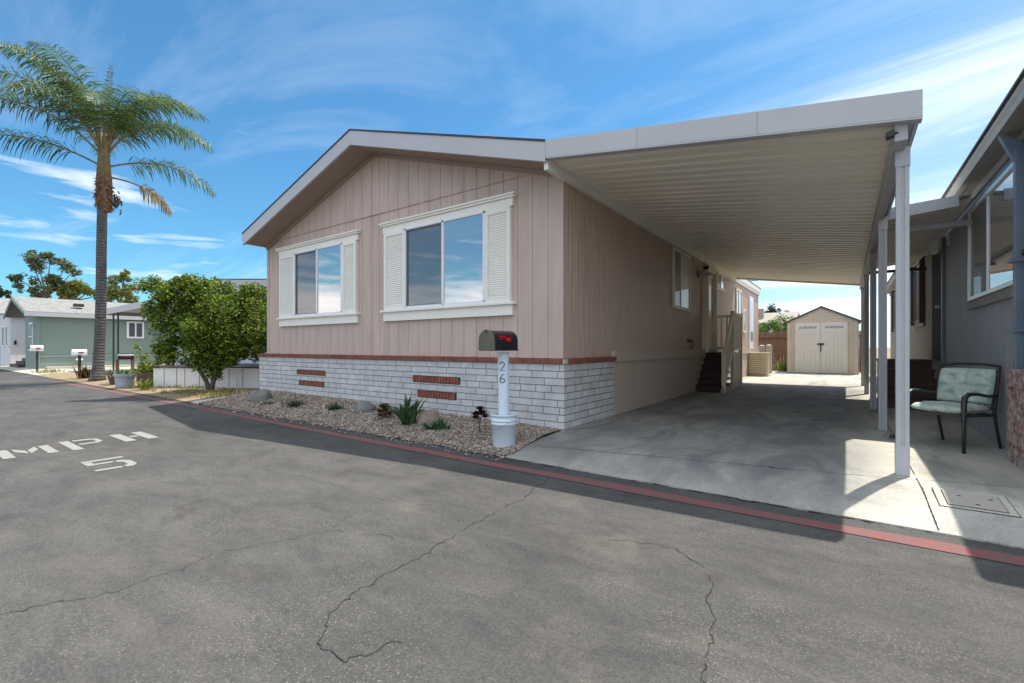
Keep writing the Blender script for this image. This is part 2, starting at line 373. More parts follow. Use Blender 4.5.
# red stripe along the edge (slightly wandering), part of the road
mb=MB(); xs=[x*.5 for x in range(-47,40)]
def rl(x):
    return 3.915+.03*math.sin(x*.35)+.02*noise.noise(Vector((x*.8,0,0)))
for a,b in zip(xs[:-1],xs[1:]):
    la,lb=rl(a),rl(b); wa=.070+.025*noise.noise(Vector((a,5,0))); wb=.070+.025*noise.noise(Vector((b,5,0)))
    mb.quad((a,la-wa,gz(la-wa)+.005),(b,lb-wb,gz(lb-wb)+.005),(b,lb+wb*.9,gz(lb+wb*.9)+.005),(a,la+wa*.9,gz(la+wa*.9)+.005))
tag(mb.build('red_kerb_stripe',M['redpaint']),'faded red painted stripe running along the road edge','painted stripe')
# cracks
def crack(pts,w,seed,name='road_crack',parent=None,zf=gz,amp=.05,dz=.004):
    rr=random.Random(seed); mb=MB(); P=[]
    for (a,b) in zip(pts[:-1],pts[1:]):
        a=Vector((a[0],a[1],0)); b=Vector((b[0],b[1],0)); n=max(2,int((b-a).length/.028))
        for i in range(n): P.append(a.lerp(b,i/n))
    P.append(Vector((pts[-1][0],pts[-1][1],0)))
    Q=[]
    for i,p in enumerate(P):
        o=Vector((noise.noise(Vector((i*.16,seed,0))),noise.noise(Vector((i*.16,seed,9))),0))*amp+Vector((rr.uniform(-1,1),rr.uniform(-1,1),0))*amp*.26+Vector((noise.noise(Vector((i*.55,seed,3))),noise.noise(Vector((i*.55,seed,7))),0))*amp*.5
        Q.append(p+o)
    for i in range(len(Q)-1):
        if name=='road_crack' and noise.noise(Vector((i*.11,seed,20)))<-.28: continue
        d=(Q[i+1]-Q[i]); n=Vector((-d.y,d.x,0)).normalized()
        wa=w*(.45+.9*abs(noise.noise(Vector((i*.3,seed+3,0))))+.25*rr.random()); wb=w*(.45+.9*abs(noise.noise(Vector((i*.3+.3,seed+3,0)))))
        vs=[Q[i]-n*wa,Q[i+1]-n*wb,Q[i+1]+n*wb,Q[i]+n*wa]
        mb.add([(v.x,v.y,zf(v.y)+dz) for v in vs],[(0,1,2,3)])
    o=mb.build(name,M['crackfill'],parent)
    if parent is None: struct(o)
    return o
crack([(-2.32,3.8),(-2.19,3.15),(-2.17,2.5),(-2.08,1.97),(-2.08,1.6),(-2.02,1.35),(-1.96,1.23),(-1.77,1.11),(-1.65,1.12),(-1.54,1.32)],.0038,1,parent=road)
crack([(-4.2,-.9),(-3.6,-.2),(-3.25,.35),(-3.17,.55),(-3.07,.74),(-3.09,.96),(-3.13,1.28),(-3.04,1.46),(-2.93,1.73),(-2.9,1.86),(-2.61,1.97),(-2.38,2.03)],.0026,2,parent=road)
crack([(-1.25,2.83),(-.95,2.98),(-.67,2.82),(-.6,2.61),(-.53,2.43),(-.47,2.13),(-.46,1.88),(-.35,1.6),(-.5,1.2)],.0030,3,parent=road)
crack([(-6.5,.2),(-6.55,.71),(-6.58,1.13),(-6.59,1.53),(-6.85,2.07),(-7.2,2.7)],.0014,4,parent=road)
crack([(-2.9,1.86),(-3.1,2.3),(-3.0,2.9)],.0014,8,parent=road)
crack([(x*.5,KE+.004+.012*math.sin(x*1.3)) for x in range(-46,40)],.013,6,name='edge_joint',parent=road,amp=.03,dz=.006)

# painted lettering  (u along +Y = reading direction, v along -X = up)
def letter(name,polys,Y0,Xb,w,h,label):
    mb=MB()
    for pl in polys:
        mb.add([(Xb-p[1]*h,Y0+p[0]*w,-.12+.005) for p in pl],[tuple(range(len(pl)))])
    return tag(mb.build(name,M['roadpaint']),label,'road marking','stencilled white speed limit lettering on the road')
def rc(a,b,c,d): return [(a,c),(b,c),(b,d),(a,d)]
letter('road_letter',[rc(0,.22,0,1),[(.30,1),(.5,.62),(.5,.25),(.30,.62)],[(.54,.25),(.54,.62),(.74,1),(.74,.62)],rc(.80,1,0,1)],.86,-7.70,.46,.66,'white stencilled letter M painted on the asphalt, leftmost of the word')
letter('road_letter',[rc(0,.26,0,1),rc(.34,.8,.86,1),[(.8,1),(1,.88),(1,.58),(.8,.44),(.8,.56),(.84,.62),(.84,.82),(.8,.86)],rc(.34,.8,.44,.57)],1.44,-7.66,.38,.82,'white stencilled letter P painted on the asphalt in the middle of the word')
letter('road_letter',[rc(0,.33,0,1),rc(.38,.62,.42,.58),rc(.67,1,0,1)],1.98,-7.80,.37,.76,'white stencilled letter H painted on the asphalt, last of the word')
letter('road_number',[rc(0,1,.86,1),rc(0,.2,.54,.84),rc(.2,.62,.54,.66),[(.68,.66),(.85,.66),(1,.52),(1,.16),(.85,0),(.68,0),(.68,.14),(.8,.2),(.8,.46),(.68,.52)],rc(.0,.60,0,.13)],1.33,-6.17,.36,.64,'white stencilled figure 5 painted on the asphalt below the lettering')

# concrete driveway and walkway: one slab following the fall towards the road
mb=MB()
def xl(Y): return -3.08-(Y-KE)*.08 if Y<5.5 else -3.5
ys=[KE,4.4,4.7,5.0,5.5]
for a,b in zip(ys[:-1],ys[1:]):
    mb.quad((xl(a),a,gz(a)+.012),(10,a,gz(a)+.012),(10,b,gz(b)+.012 if b<5 else .0),(xl(b) if b<5.5 else -3.19,b,gz(b)+.012 if b<5 else .0))
mb.v=[(x,y,(0. if y>=5 else z)) for x,y,z in mb.v]
mb.quad((-3.6,5.5,0),(10,5.5,0),(10,24.9,0),(-3.6,24.9,0))
mb.quad((-3.08,KE,-.2),(10,KE,-.2),(10,KE,gz(KE)+.012),(-3.08,KE,gz(KE)+.012))
mb.quad((-3.08,KE,-.2),(-3.08,KE,gz(KE)+.012),(-3.19,5.5,0),(-3.19,5.5,-.2))
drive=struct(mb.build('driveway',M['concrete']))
dz=lambda y:(gz(y)+.012 if y<5 else 0)
def joint(pts,w=.006,seed=1): crack(pts,w,seed,name='slab_joint',parent=drive,zf=dz,amp=.0015,dz=.004)
joint([(.50,KE+.02),(.50,5.36)],.006,11); joint([(.50,5.5),(.50,11.2)],.006,12)
joint([(-3.0,4.62),(-.66,4.98),(.5,5.28)],.005,13); joint([(.5,5.30),(1.35,5.55)],.004,14)
joint([(-3.1,8.2),(.5,8.2)],.006,15); joint([(-3.1,11.4),(1.4,11.4)],.006,16); joint([(-3.1,15),(1.4,15)],.006,17); joint([(-3.1,18.5),(1.4,18.5)],.006,18)
crack([(-2.0,6.1),(-1.2,6.5),(-.5,6.3),(.2,6.8)],.0018,21,name='slab_joint',parent=drive,zf=dz,amp=.06,dz=.004)

# yard soil left of the house
mb=MB()
rows=[KE+.0,4.35,4.7,5.1,6.5,60]
for a,b in zip(rows[:-1],rows[1:]):
    za=gz(a)+.01 if a<5 else .0; zb=gz(b)+.01 if b<5 else 0
    for (x0,x1) in ((-160,-26),(-26,-11.5)): mb.quad((x0,a,za),(x1,a,za),(x1,b,zb),(x0,b,zb))
mb.quad((-11.5,5.5,-.02),(-3.6,5.5,-.02),(-3.6,60,-.02),(-11.5,60,-.02))
mb.quad((-3.6,24.9,-.02),(60,24.9,-.02),(60,60,-.02),(-3.6,60,-.02))
struct(mb.build('yard',M['soil']))
mb=MB()      # pale paving beyond the palm
for a,b in zip([KE+.02,4.35,4.7,5.1],[4.35,4.7,5.1,9.0]): 
    f=lambda y:(gz(y)+.016 if y<5 else .006)
    mb.quad((-60,a,f(a)),(-28.5,a,f(a)),(-28.5,b,f(b)),(-60,b,f(b)))
struct(mb.build('pavement',M['kerbconc']))
mb=MB()
for i in range(10):
    y0=KE+i*.14; y1=y0+.14
    mb.quad((-11.75+.02*i,y0,gz(y0)+.03),(-11.35+.05*i,y0,gz(y0)+.03),(-11.35+.05*(i+1),y1,gz(y1)+.03),(-11.75+.02*(i+1),y1,gz(y1)+.03))
mb.quad((-11.75,KE,-.15),(-11.35,KE,-.15),(-11.35,KE,gz(KE)+.03),(-11.75,KE,gz(KE)+.03))
struct(mb.build('kerb',M['kerbconc']))

# gravel bed with loose pebbles
def gh(x,y):
    t=max(0,min(1,(y-KE)/(5.5-KE))); left=max(0,min(1,(-x-3.2)/7))
    return gz(y)+.012+t*(.0+.10*left)+.018*noise.noise(Vector((x*1.7,y*2,0)))+.01
mb=MB(); nx,ny=80,12
vs=[];fs=[]
for j in range(ny+1):
    for i in range(nx+1):
        y=KE+.01+j*(5.62-KE)/ny; x0=-11.35+(y-KE)*.3; x1=-3.05-(y-KE)*.08; x=x0+(x1-x0)*i/nx
        vs.append((x,y,gh(x,y) if j>0 else gz(y)+.004))
for j in range(ny):
    for i in range(nx): fs.append((j*(nx+1)+i,j*(nx+1)+i+1,(j+1)*(nx+1)+i+1,(j+1)*(nx+1)+i))
mb.add(vs,fs); struct(mb.build('gravel_bed',M['gravel'],smooth=True))
mb=MB(); rr=random.Random(5)
for i in range(13500):
    x=-3.1-8.2*rr.random()**1.35; y=KE-.0+rr.random()**.9*1.4
    if i<260: y=KE-rr.random()**2*.14          # a few spilled on the road
    if x>-3.09-(y-KE)*.07 and y>KE: continue
    s=rr.uniform(.008,.021)*(1.15 if x<-6 else 1); z=(gh(x,y) if y>KE else gz(y)+.004)+s*.25
    a=rr.uniform(0,6.28); ca,sa=math.cos(a),math.sin(a); sx,sy,sz=s*rr.uniform(.8,1.3),s*rr.uniform(.6,1),s*rr.uniform(.5,.8)
    tl=rr.uniform(-.4,.4)
    V=[]
    for (u,v,w) in ((1,0,0),(.25,.9,.1),(-.9,.4,0),(-.7,-.7,.1),(.5,-.85,0),(.2,.15,1),(-.3,-.2,.9),(0,0,-.8)):
        X,Y,Z=u*sx,v*sy,w*sz+u*sx*tl*.4
        V.append((x+X*ca-Y*sa,y+X*sa+Y*ca,z+Z))
    mb.add(V,[(0,1,5),(1,2,6,5),(2,3,6),(3,4,6),(4,0,5,6),(1,0,7),(2,1,7),(3,2,7),(4,3,7),(0,4,7)])
tag(mb.build('loose_gravel',M['pebble']),'tan and brown pebbles filling the bed before the block skirt','gravel',kind='stuff')

# ------------------------------------------------------------------ main mobile home
def grooved(mb,axis,a0,a1,face,out,zb,ztop,pitch,gw=.012,gd=.009):
    """vertical grooved boards; ztop is a function of the running coordinate"""
    def P(a,o,z): return (a,face+o*out,z) if axis=='x' else (face+o*out,a,z)
    a=a0
    while a<a1-1e-6:
        b=min(a+pitch-gw,a1); c=min(a+pitch,a1)
        mb.quad(P(a,0,zb),P(b,0,zb),P(b,0,ztop(b)),P(a,0,ztop(a)))
        if c>b:
            m0,m1=b+.2*(c-b),b+.8*(c-b)
            mb.quad(P(b,0,zb),P(m0,-gd,zb),P(m0,-gd,ztop(m0)),P(b,0,ztop(b)))
            mb.quad(P(m0,-gd,zb),P(m1,-gd,zb),P(m1,-gd,ztop(m1)),P(m0,-gd,ztop(m0)))
            mb.quad(P(m1,-gd,zb),P(c,0,zb),P(c,0,ztop(c)),P(m1,-gd,ztop(m1)))
        a=c
XL,XR,XP=-11.36,-3.17,-7.25           # left wall, right wall, ridge
YF,YW,YB=5.04,5.60,23.1               # gable fascia, front wall, rear wall
home=thing('mobile_home','beige double-wide mobile home with white gable fascia and white block skirt','mobile home',(XP,YW,0))
def gab(x,zr=4.93): return zr-.309*abs(x-XP)
mb=MB()
grooved(mb,'x',XL,XR-.16,YW,-1,.9,lambda x:3.67,.265)
mb.box(XR-.16,XR+.004,YW-.012,YW+.1,.9,3.72)
mb.box(XL,XL+.1,YW-.010,YW+.1,.9,3.7)
mb.box(-7.37,-7.335,YW-.012,YW,.95,3.66)
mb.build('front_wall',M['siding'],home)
mb=MB()
grooved(mb,'x',XL+.02,XR-.02,YW-.022,-1,3.66,lambda x:max(3.662,gab(x)),.265)
mb.quad((XL,YW-.022,3.66),(XR,YW-.022,3.66),(XR,YW,3.652),(XL,YW,3.652))
mb.box(-7.372,-7.333,YW-.032,YW-.022,3.66,4.86)
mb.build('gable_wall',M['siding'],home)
mb=MB()
grooved(mb,'y',YW+.0,YB,XR,1,.97,lambda y:3.72,.101,.012,.007)
mb.box(XR-.1,XR+.006,YW-.008,YW+.05,.98,3.72)
mb.box(XR-.1,XR+.008,YB-.10,YB+.02,.0,3.72)
mb.quad((XR,YB,0),(XL,YB,0),(XL,YB,3.7),(XR,YB,3.7)); mb.add([(XR,YB,3.7),(XL,YB,3.7),(XP,YB,4.9)],[(0,1,2)])
mb.quad((XL,YW,0),(XL,YB,0),(XL,YB,3.7),(XL,YW,3.7))
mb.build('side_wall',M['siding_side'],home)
mb=MB()
mb.box(XR-.02,XR+.055,7.22,YB,.90,1.06); mb.box(XR-.02,XR+.06,7.22,YB,1.055,1.085)
grooved(mb,'y',7.2,YB,XR+.012,1,-.01,lambda y:.905,1.22,.014,.006)
mb.build('lower_skirt',M['siding_belt'],home)
# roof
mb=MB()
def rz(x): return 5.055-.309*abs(x-XP)
for (xa,xb) in ((XP,XL-.02),(XP,XR+.05)):
    mb.prism([(xa,rz(xa)-.09),(xb,rz(xb)-.09),(xb,rz(xb)+.0),(xa,rz(xa)+.0)],'y',YF+.06,YB+.4)
roof=mb.build('roof',M['roofshingle'],home)
mb=MB()
for (xa,xb) in ((XP,XL-.04),(XP,XR+.05)):
    mb.prism([(xa,rz(xa)+.003),(xb,rz(xb)+.003),(xb,rz(xb)+.028),(xa,rz(xa)+.028)],'y',YF-.012,YB+.42)
mb.build('shingle_edge',M['dark'],home)
mb=MB()
for (xa,xb) in ((XP,XL-.02),(XP,XR+.05)):
    mb.prism([(xa,rz(xa)-.255),(xb,rz(xb)-.255),(xb,rz(xb)+.001),(xa,rz(xa)+.001)],'y',YF,YF+.045)
for x in (XP,): mb.box(x-.004,x+.004,YF-.003,YF,rz(x)-.25,rz(x)-.002)
mb.box(XL-.07,XL-.02,YF+.02,YB+.4,rz(XL)-.15,rz(XL)-.02)    # left eave fascia/gutter
mb.box(XL-.13,XL-.07,YF+.03,YB+.4,rz(XL)-.13,rz(XL)-.06)
mb.build('gable_fascia',M['fascia'],home,bevel=.004)
mb=MB()
for (xa,xb) in ((XP,XL),(XP,XR)):
    mb.prism([(xa,rz(xa)-.235),(xb,rz(xb)-.235),(xb,rz(xb)-.20),(xa,rz(xa)-.20)],'y',YF+.045,YW)
# frieze boards under the rake
for (xa,xb) in ((XP,XL+.02),(XP,XR-.02)):
    mb.prism([(xa,rz(xa)-.30),(xb,rz(xb)-.30),(xb,rz(xb)-.236),(xa,rz(xa)-.236)],'y',YW-.045,YW-.024)
mb.build('soffit',M['soffit'],home)
mb=MB()
mb.box(XR+.002,XR+.06,YF+.05,YB+.1,3.44,3.555); mb.box(XR+.004,XR+.078,YF+.05,YB+.1,3.555,3.72)
mb.build('eave_board',M['cream'],home)
# block skirt
mb=MB(); mb.box(XL-.26,XR+.05,YW-.07,YW+.12,-.12,.92); mb.box(XR-.1,XR+.05,YW+.12,7.22,-.05,.92)
mb.box(XL-.26,XL-.1,YW+.12,8.5,-.05,.92)
skirt=mb.build('block_skirt',M['block'],home,bevel=.006)
mb=MB(); rr=random.Random(3)
x=XL-.27
while x<XR+.05:
    j=rr.uniform(-.002,.003); mb.box(x,x+.056,YW-.105+j,YW-.0,.921+rr.uniform(0,.002),.992+j); x+=.066
y=YW
while y<7.2:
    j=rr.uniform(-.002,.003); mb.box(XR-.02,XR+.085+j,y,y+.056,.921,.992+j); y+=.066
mb.build('brick_cap',M['redbrick'],home)
mb=MB(); mb.box(XL-.262,XR+.075,YW-.095,YW-.004,.92,.982); mb.box(XR-.02,XR+.075,YW,7.21,.92,.982); mb.build('cap_mortar',M['kerbconc'],home)
for (x0,x1,z0,z1) in ((-9.88,-8.80,.56,.645),(-9.80,-8.84,.325,.41),(-6.12,-5.02,.555,.65),(-6.0,-5.1,.30,.395)):
    mb=MB(); x=x0
    while x<x1-.03: mb.box(x,x+.055,YW-.088-rr.uniform(0,.004),YW-.05,z0,z1); x+=.068
    v=mb.build('brick_vent',M['redbrick'],home)
    mb=MB(); mb.box(x0-.01,x1+.0,YW-.074,YW-.055,z0-.012,z1+.012); mb.build('vent_recess',M['darkgap'],v)
# front windows
def front_window(hx0,hx1,gx0,gx1,mx,label):
    f=MB(); y=YW
    f.box(hx0+.10,hx1-.10,y-.026,y,1.80,3.27)   # board behind sash and shutters
    w=f.build('window',M['cream'],home,bevel=.004); tag(w,label)
    h=MB(); h.box(hx0+.06,hx1-.06,y-.055,y,3.25,3.37); h.box(hx0+.02,hx1-.02,y-.085,y,3.37,3.405); h.box(hx0,hx1,y-.105,y,3.405,3.435)
    h.build('window_header',M['cream'],w,bevel=.004)
    s=MB(); s.box(hx0+.02,hx1-.02,y-.095,y,1.785,1.825); s.box(hx0+.07,hx1-.07,y-.055,y,1.625,1.785)
    s.build('window_sill',M['cream'],w,bevel=.004)
    for (a,b) in ((hx0+.13,gx0-.06),(gx1+.06,hx1-.13)):
        sh=MB()
        sh.box(a-.03,a+.035,y-.065,y-.034,1.826,3.25); sh.box(b-.035,b+.03,y-.065,y-.034,1.826,3.25)
        sh.box(a+.035,b-.035,y-.062,y-.034,1.826,1.90); sh.box(a+.035,b-.035,y-.062,y-.034,3.18,3.25)
        z=1.905
        while z<3.17:
            sh.prism([(y-.052,z),(y-.040,z+.033),(y-.027,z+.033),(y-.048,z-.002)],'x',a+.034,b-.034); z+=.034
        sh.build('shutter',M['cream'],w)
    fr=MB(); z0,z1=1.85,3.25
    for (a,b,c,d) in ((gx0-.05,gx1+.05,z0-.03,z0+.02),(gx0-.05,gx1+.05,z1-.03,z1+.0),(gx0-.05,gx0,z0,z1),(gx1,gx1+.05,z0,z1),(mx-.025,mx+.025,z0,z1)):
        fr.box(a,b,y-.072,y-.004,c,d)
    fr.build('window_frame',M['alu'],w,bevel=.003)
    g=MB(); g.box(mx+.025,gx1,y-.055,y-.045,z0+.02,z1-.03); g.build('pane',M['glass'],w)
    g=MB(); g.box(gx0,mx-.025,y-.038,y-.030,z0+.02,z1-.03); g.build('pane',M['screen'],w)
    g=MB(); g.box(gx0,gx0+.018,y-.06,y-.036,z0+.02,z1-.03); g.box(mx-.045,mx-.025,y-.06,y-.036,z0+.02,z1-.03); g.box(gx0,mx-.03,y-.06,y-.036,z0+.02,z0+.04); g.box(gx0,mx-.03,y-.06,y-.036,z1-.05,z1-.03)
    g.build('screen_frame',M['framedark'],w)
    return w
front_window(-7.03,-3.94,-6.32,-4.56,-5.42,'larger right-hand front window with louvred shutters')
front_window(-10.79,-7.68,-9.99,-8.27,-9.13,'left-hand front window with louvred shutters')
# side openings
def side_window(y0,y1,z0,z1,ym,label,p1='glassdark',p2='curtain'):
    x=XR; f=MB()
    f.box(x,x+.035,y0,y1,z1-.08,z1); f.box(x,x+.035,y0,y1,z0,z0+.08); f.box(x,x+.035,y0,y0+.08,z0+.08,z1-.08); f.box(x,x+.035,y1-.08,y1,z0+.08,z1-.08)
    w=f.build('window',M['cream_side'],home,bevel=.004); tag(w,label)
    g=MB(); g.box(x+.002,x+.012,y0+.08,ym,z0+.08,z1-.08); g.build('pane',M[p1],w)
    g=MB(); g.box(x+.002,x+.016,ym+.03,y1-.08,z0+.08,z1-.08); g.build('pane',M[p2],w)
    g=MB(); g.box(x+.002,x+.028,ym,ym+.03,z0+.08,z1-.08); g.build('window_frame',M['alu'],w)
side_window(10.55,11.95,2.02,3.42,11.15,'tall side window with a half-drawn blind')
side_window(14.85,16.0,2.90,3.44,15.4,'small high side window','glassdark','palepane')
side_window(17.9,19.0,1.0,3.25,18.4,'tall narrow side window beyond the carport','palepane','palepane')
side_window(19.2,19.8,1.7,2.6,19.4,'little white-framed side window at the rear','palepane','palepane')
mb=MB(); y0,y1=13.35,14.5
mb.box(XR,XR+.13,y0,y0+.09,1.0,3.36); mb.box(XR,XR+.13,y1-.09,y1,1.0,3.36); mb.box(XR,XR+.13,y0,y1,3.27,3.38)
mb.box(XR,XR+.03,y0+.09,y1-.09,1.0,3.27)
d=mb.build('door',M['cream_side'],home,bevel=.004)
mb=MB(); mb.box(XR+.03,XR+.042,y0+.2,y1-.2,1.9,3.1); mb.build('door_pane',M['curtain'],d)
mb=MB(); mb.tube([(XR+.03,y0+.17,2.0),(XR+.10,y0+.17,2.0)],.03); mb.build('door_knob',M['galv'],d)
mb=MB(); mb.box(XR,XR+.05,20.6,21.5,.95,3.2); d=tag(mb.build('door',M['white'],home,bevel=.01),'white rear side door')
mb=MB(); mb.box(XR+.05,XR+.06,20.75,21.35,1.4,3.0); mb.build('door_pane',M['palepane'],d)
mb=MB(); mb.tube([(XR+.03,13.15,1.0),(XR+.03,13.15,3.0)],.02,8); mb.build('conduit',M['cream_side'],home)
mb=MB(); mb.box(XR+.0,XR+.10,11.75,11.9,1.26,1.34); mb.tube([(XR+.08,11.82,1.30),(XR+.13,11.82,1.22),(XR+.11,11.82,1.14),(XR+.04,11.82,1.12)],.015,6)
mb.build('hose_tap',M['dark'],home)

lamp=thing('wall_lamp','small grey shaded lamp fixed on the side wall beside the door','wall lamp',(XR,12.75,3.0))
mb=MB(); mb.box(XR,XR+.04,12.68,12.86,3.0,3.16); mb.build('lamp_base',M['dark'],lamp)
mb=MB(); mb.prism([(XR+.03,3.02),(XR+.34,3.02),(XR+.30,3.09),(XR+.03,3.15)],'y',12.66,12.9); mb.build('lamp_shade',M['galv'],lamp,bevel=.01)

# ------------------------------------------------------------------ carport
cp=thing('carport','cream metal carport roof on white square posts over the driveway','carport',(.4,5.4,0))
X0,X1=-3.10,.46; Y0,Y1=5.06,17.64
def cz(x): return 3.575+(x-X0)*(3.06-3.575)/(X1-X0)      # underside of pans
mb=MB(); y=Y0; pw=.235
while y<Y1-.01:
    pr=[(y,0),(y+.145,0),(y+.16,.055),(y+.215,.055),(y+.235,0)]
    for (a,b) in zip(pr[:-1],pr[1:]):
        mb.quad((X0,a[0],cz(X0)+a[1]),(X0,b[0],cz(X0)+b[1]),(X1,b[0],cz(X1)+b[1]),(X1,a[0],cz(X1)+a[1]))
    y+=pw
mb.quad((X0,Y0,cz(X0)+.10),(X1,Y0,cz(X1)+.10),(X1,Y1,cz(X1)+.10),(X0,Y1,cz(X0)+.10))
mb.build('roof_pans',M['pan'],cp)
mb=MB()
mb.prism([(XR+.055,3.575),(.51,3.035),(.51,3.265),(XR+.055,3.802)],'y',YF-.004,YF+.03)
mb.prism([(XR+.055,3.560),(.51,3.02),(.51,3.035),(XR+.055,3.575)],'y',YF-.004,YF+.10)
mb.build('front_fascia',M['fascia'],cp,bevel=.004)
for k in range(1,3):
    t=k/3; x=XR+.055+(.51-XR-.055)*t; z=3.575+(3.035-3.575)*t
    mb=MB(); mb.box(x-.002,x+.002,YF-.0065,YF-.004,z+.004,z+.222); mb.build('fascia_joint',M['gutter'],cp)
mb=MB()
mb.prism([(.47,3.03),(.505,3.06),(.512,3.262),(.50,3.262),(.493,3.07),(.465,3.045)],'y',YF+.032,Y1)
mb.box(.40,.47,YF+.032,Y1,3.045,3.06)
mb.build('gutter',M['fascia'],cp)
mb=MB(); mb.box(.335,.425,Y0+.05,Y1-.02,2.90,3.055); mb.build('beam',M['post'],cp,bevel=.006)
mb=MB(); mb.prism([(X0,cz(X0)-.06),(X1,cz(X1)-.06),(X1,cz(X1)+.10),(X0,cz(X0)+.10)],'y',Y1,Y1+.02); mb.build('rear_fascia',M['cream_side'],cp)
for py_ in (5.42,8.16,10.88,14.25,17.2):
    a=.046; cx=.41; mb=MB()
    # post with pressed grooves on each face
    g=.009; pr=[(cx-a,py_-a),(cx-g*1.6,py_-a),(cx-g*.8,py_-a+g),(cx+g*.8,py_-a+g),(cx+g*1.6,py_-a),(cx+a,py_-a),(cx+a,py_-g*1.6),(cx+a-g,py_-g*.8),(cx+a-g,py_+g*.8),(cx+a,py_+g*1.6),(cx+a,py_+a),(cx-a,py_+a),(cx-a,py_+g*1.6),(cx-a+g,py_+g*.8),(cx-a+g,py_-g*.8),(cx-a,py_-g*1.6)]
    mb.prism(pr,'z',0.002,2.905)
    p=mb.build('post',M['post'],cp)
    mb=MB(); mb.box(cx-a-.006,cx+a+.006,py_-a-.006,py_+a+.006,2.76,2.93); mb.build('post_bracket',M['post'],p)
    if py_<6:
        mb=MB(); mb.box(cx-a-.004,cx+a+.004,py_-a-.004,py_+a+.004,.004,.27); mb.build('post_sleeve',M['post'],p)
cam_=thing('security_floodlight','small black floodlight clamped to the front end of the carport beam','floodlight',(.33,5.3,2.93))
mb=MB(); mb.prism([(.275,2.985),(.33,3.005),(.34,2.985),(.33,2.945),(.28,2.935)],'y',5.08,5.15); mb.build('lamp_head',M['black'],cam_,bevel=.008)
mb=MB(); mb.tube([(.325,5.115,2.97),(.36,5.118,2.975)],.012,8); mb.build('bracket',M['black'],cam_)

# porch steps
st=thing('porch_steps','dark wooden porch steps with cream railing up to the side door','steps',(-2.85,13.2,0))
n=6; ya,yb=12.45,13.55
for i in range(n):
    y=ya+(yb-ya)*i/n; z=1.0*(i+1)/n
    mb=MB(); mb.box(-3.14,-2.53,y+.0,13.56 if i<n-1 else 14.95,z-.05,z); mb.box(-3.13,-2.56,y+.02,y+.05,z-.166+.002,z-.05)
    mb.build('tread',M['rubber'],st)
mb=MB(); mb.prism([(12.42,0.0),(14.95,0),(14.95,.12),(12.42,.12)],'x',-2.53,-2.49); mb.build('base_board',M['siding_side'],st)
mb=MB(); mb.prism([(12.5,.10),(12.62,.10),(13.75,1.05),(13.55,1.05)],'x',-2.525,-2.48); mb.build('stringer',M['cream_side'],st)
mb=MB(); mb.box(-2.53,-2.49,13.7,14.95,.12,1.0); mb.build('porch_skirt',M['siding_side'],st)
mb=MB(); mb.prism([(12.55,.98),(12.66,.98),(13.75,2.02),(13.75,2.12),(13.62,2.10)],'x',-2.53,-2.46); mb.box(-2.53,-2.46,13.75,14.95,2.02,2.10); mb.box(-3.12,-2.5,14.88,14.95,2.02,2.10); mb.box(-3.12,-2.5,14.9,14.94,1.08,1.15); mb.box(-2.52,-2.48,13.7,14.95,1.05,1.12)
mb.build('handrail',M['cream_side'],st,bevel=.004)
for i in range(8):
    y=12.66+i*.14; zt=.98+(y-12.6)*.93; zb=.02+(y-12.5)*.9
    mb=MB(); mb.box(-2.515,-2.485,y,y+.035,max(.12,zb),min(zt,2.03)); mb.build('baluster',M['cream_side'],st)
for y in (13.92,14.08,14.24,14.40,14.56,14.72):
    mb=MB(); mb.box(-2.515,-2.485,y,y+.09,1.12,2.03); mb.build('baluster',M['cream_side'],st)
for x in (-3.05,-2.9,-2.75,-2.62):
    mb=MB(); mb.box(x,x+.05,14.9,14.94,1.15,2.03); mb.build('baluster',M['cream_side'],st)
for (x,y,z0,z1) in ((-2.505,12.6,0,1.02),(-2.505,13.72,0,2.13),(-2.505,14.9,0,2.13)):
    mb=MB(); mb.box(x-.045,x+.045,y-.045,y+.045,z0,z1); mb.build('newel_post',M['cream_side'],st,bevel=.004)

# air conditioner
ac=thing('air_conditioner','beige louvred air conditioning unit on the slab behind the porch','air conditioner',(-2.85,20.6,0))
mb=MB(); mb.box(-3.14,-2.5,20.35,21.0,.05,.88); mb.build('cabinet',M['acbeige'],ac,bevel=.015)
for i in range(9):
    z=.13+i*.08; mb=MB(); mb.prism([(20.35,z),(20.32,z-.01),(20.32,z+.03),(20.35,z+.055)],'x',-3.12,-2.52)
    mb.prism([(-2.5,z),(-2.47,z-.01),(-2.47,z+.03),(-2.5,z+.055)],'y',20.37,20.98); mb.build('louvre',M['acbeige'],ac)
mb=MB(); mb.box(-3.17,-2.46,20.32,21.03,.88,.93); mb.build('top_cover',M['acbeige'],ac,bevel=.01)
mb=MB(); mb.box(-3.2,-2.44,20.28,21.06,0.002,.05); mb.build('pad',M['concpost'],ac)
for i,(x,y,z,l) in enumerate(((-2.72,22.9,1.22,'taller pale square bollard nearer the shed'),(-3.05,23.3,1.2,'pale square bollard close to the house corner'))):
    b=thing('bollard',l,'bollard',(x,y,0),'pale bollards beside the shed')
    mb=MB(); mb.box(x-.11,x+.11,y-.11,y+.11,0,z); mb.build('shaft',M['concpost'],b,bevel=.015)
    mb=MB(); mb.add([(x-.12,y-.12,z+.002),(x+.12,y-.12,z+.002),(x+.12,y+.12,z+.002),(x-.12,y+.12,z+.002),(x,y,z+.05)],[(0,1,4),(1,2,4),(2,3,4),(3,0,4),(3,2,1,0)]); mb.build('cap',M['concpost'],b)

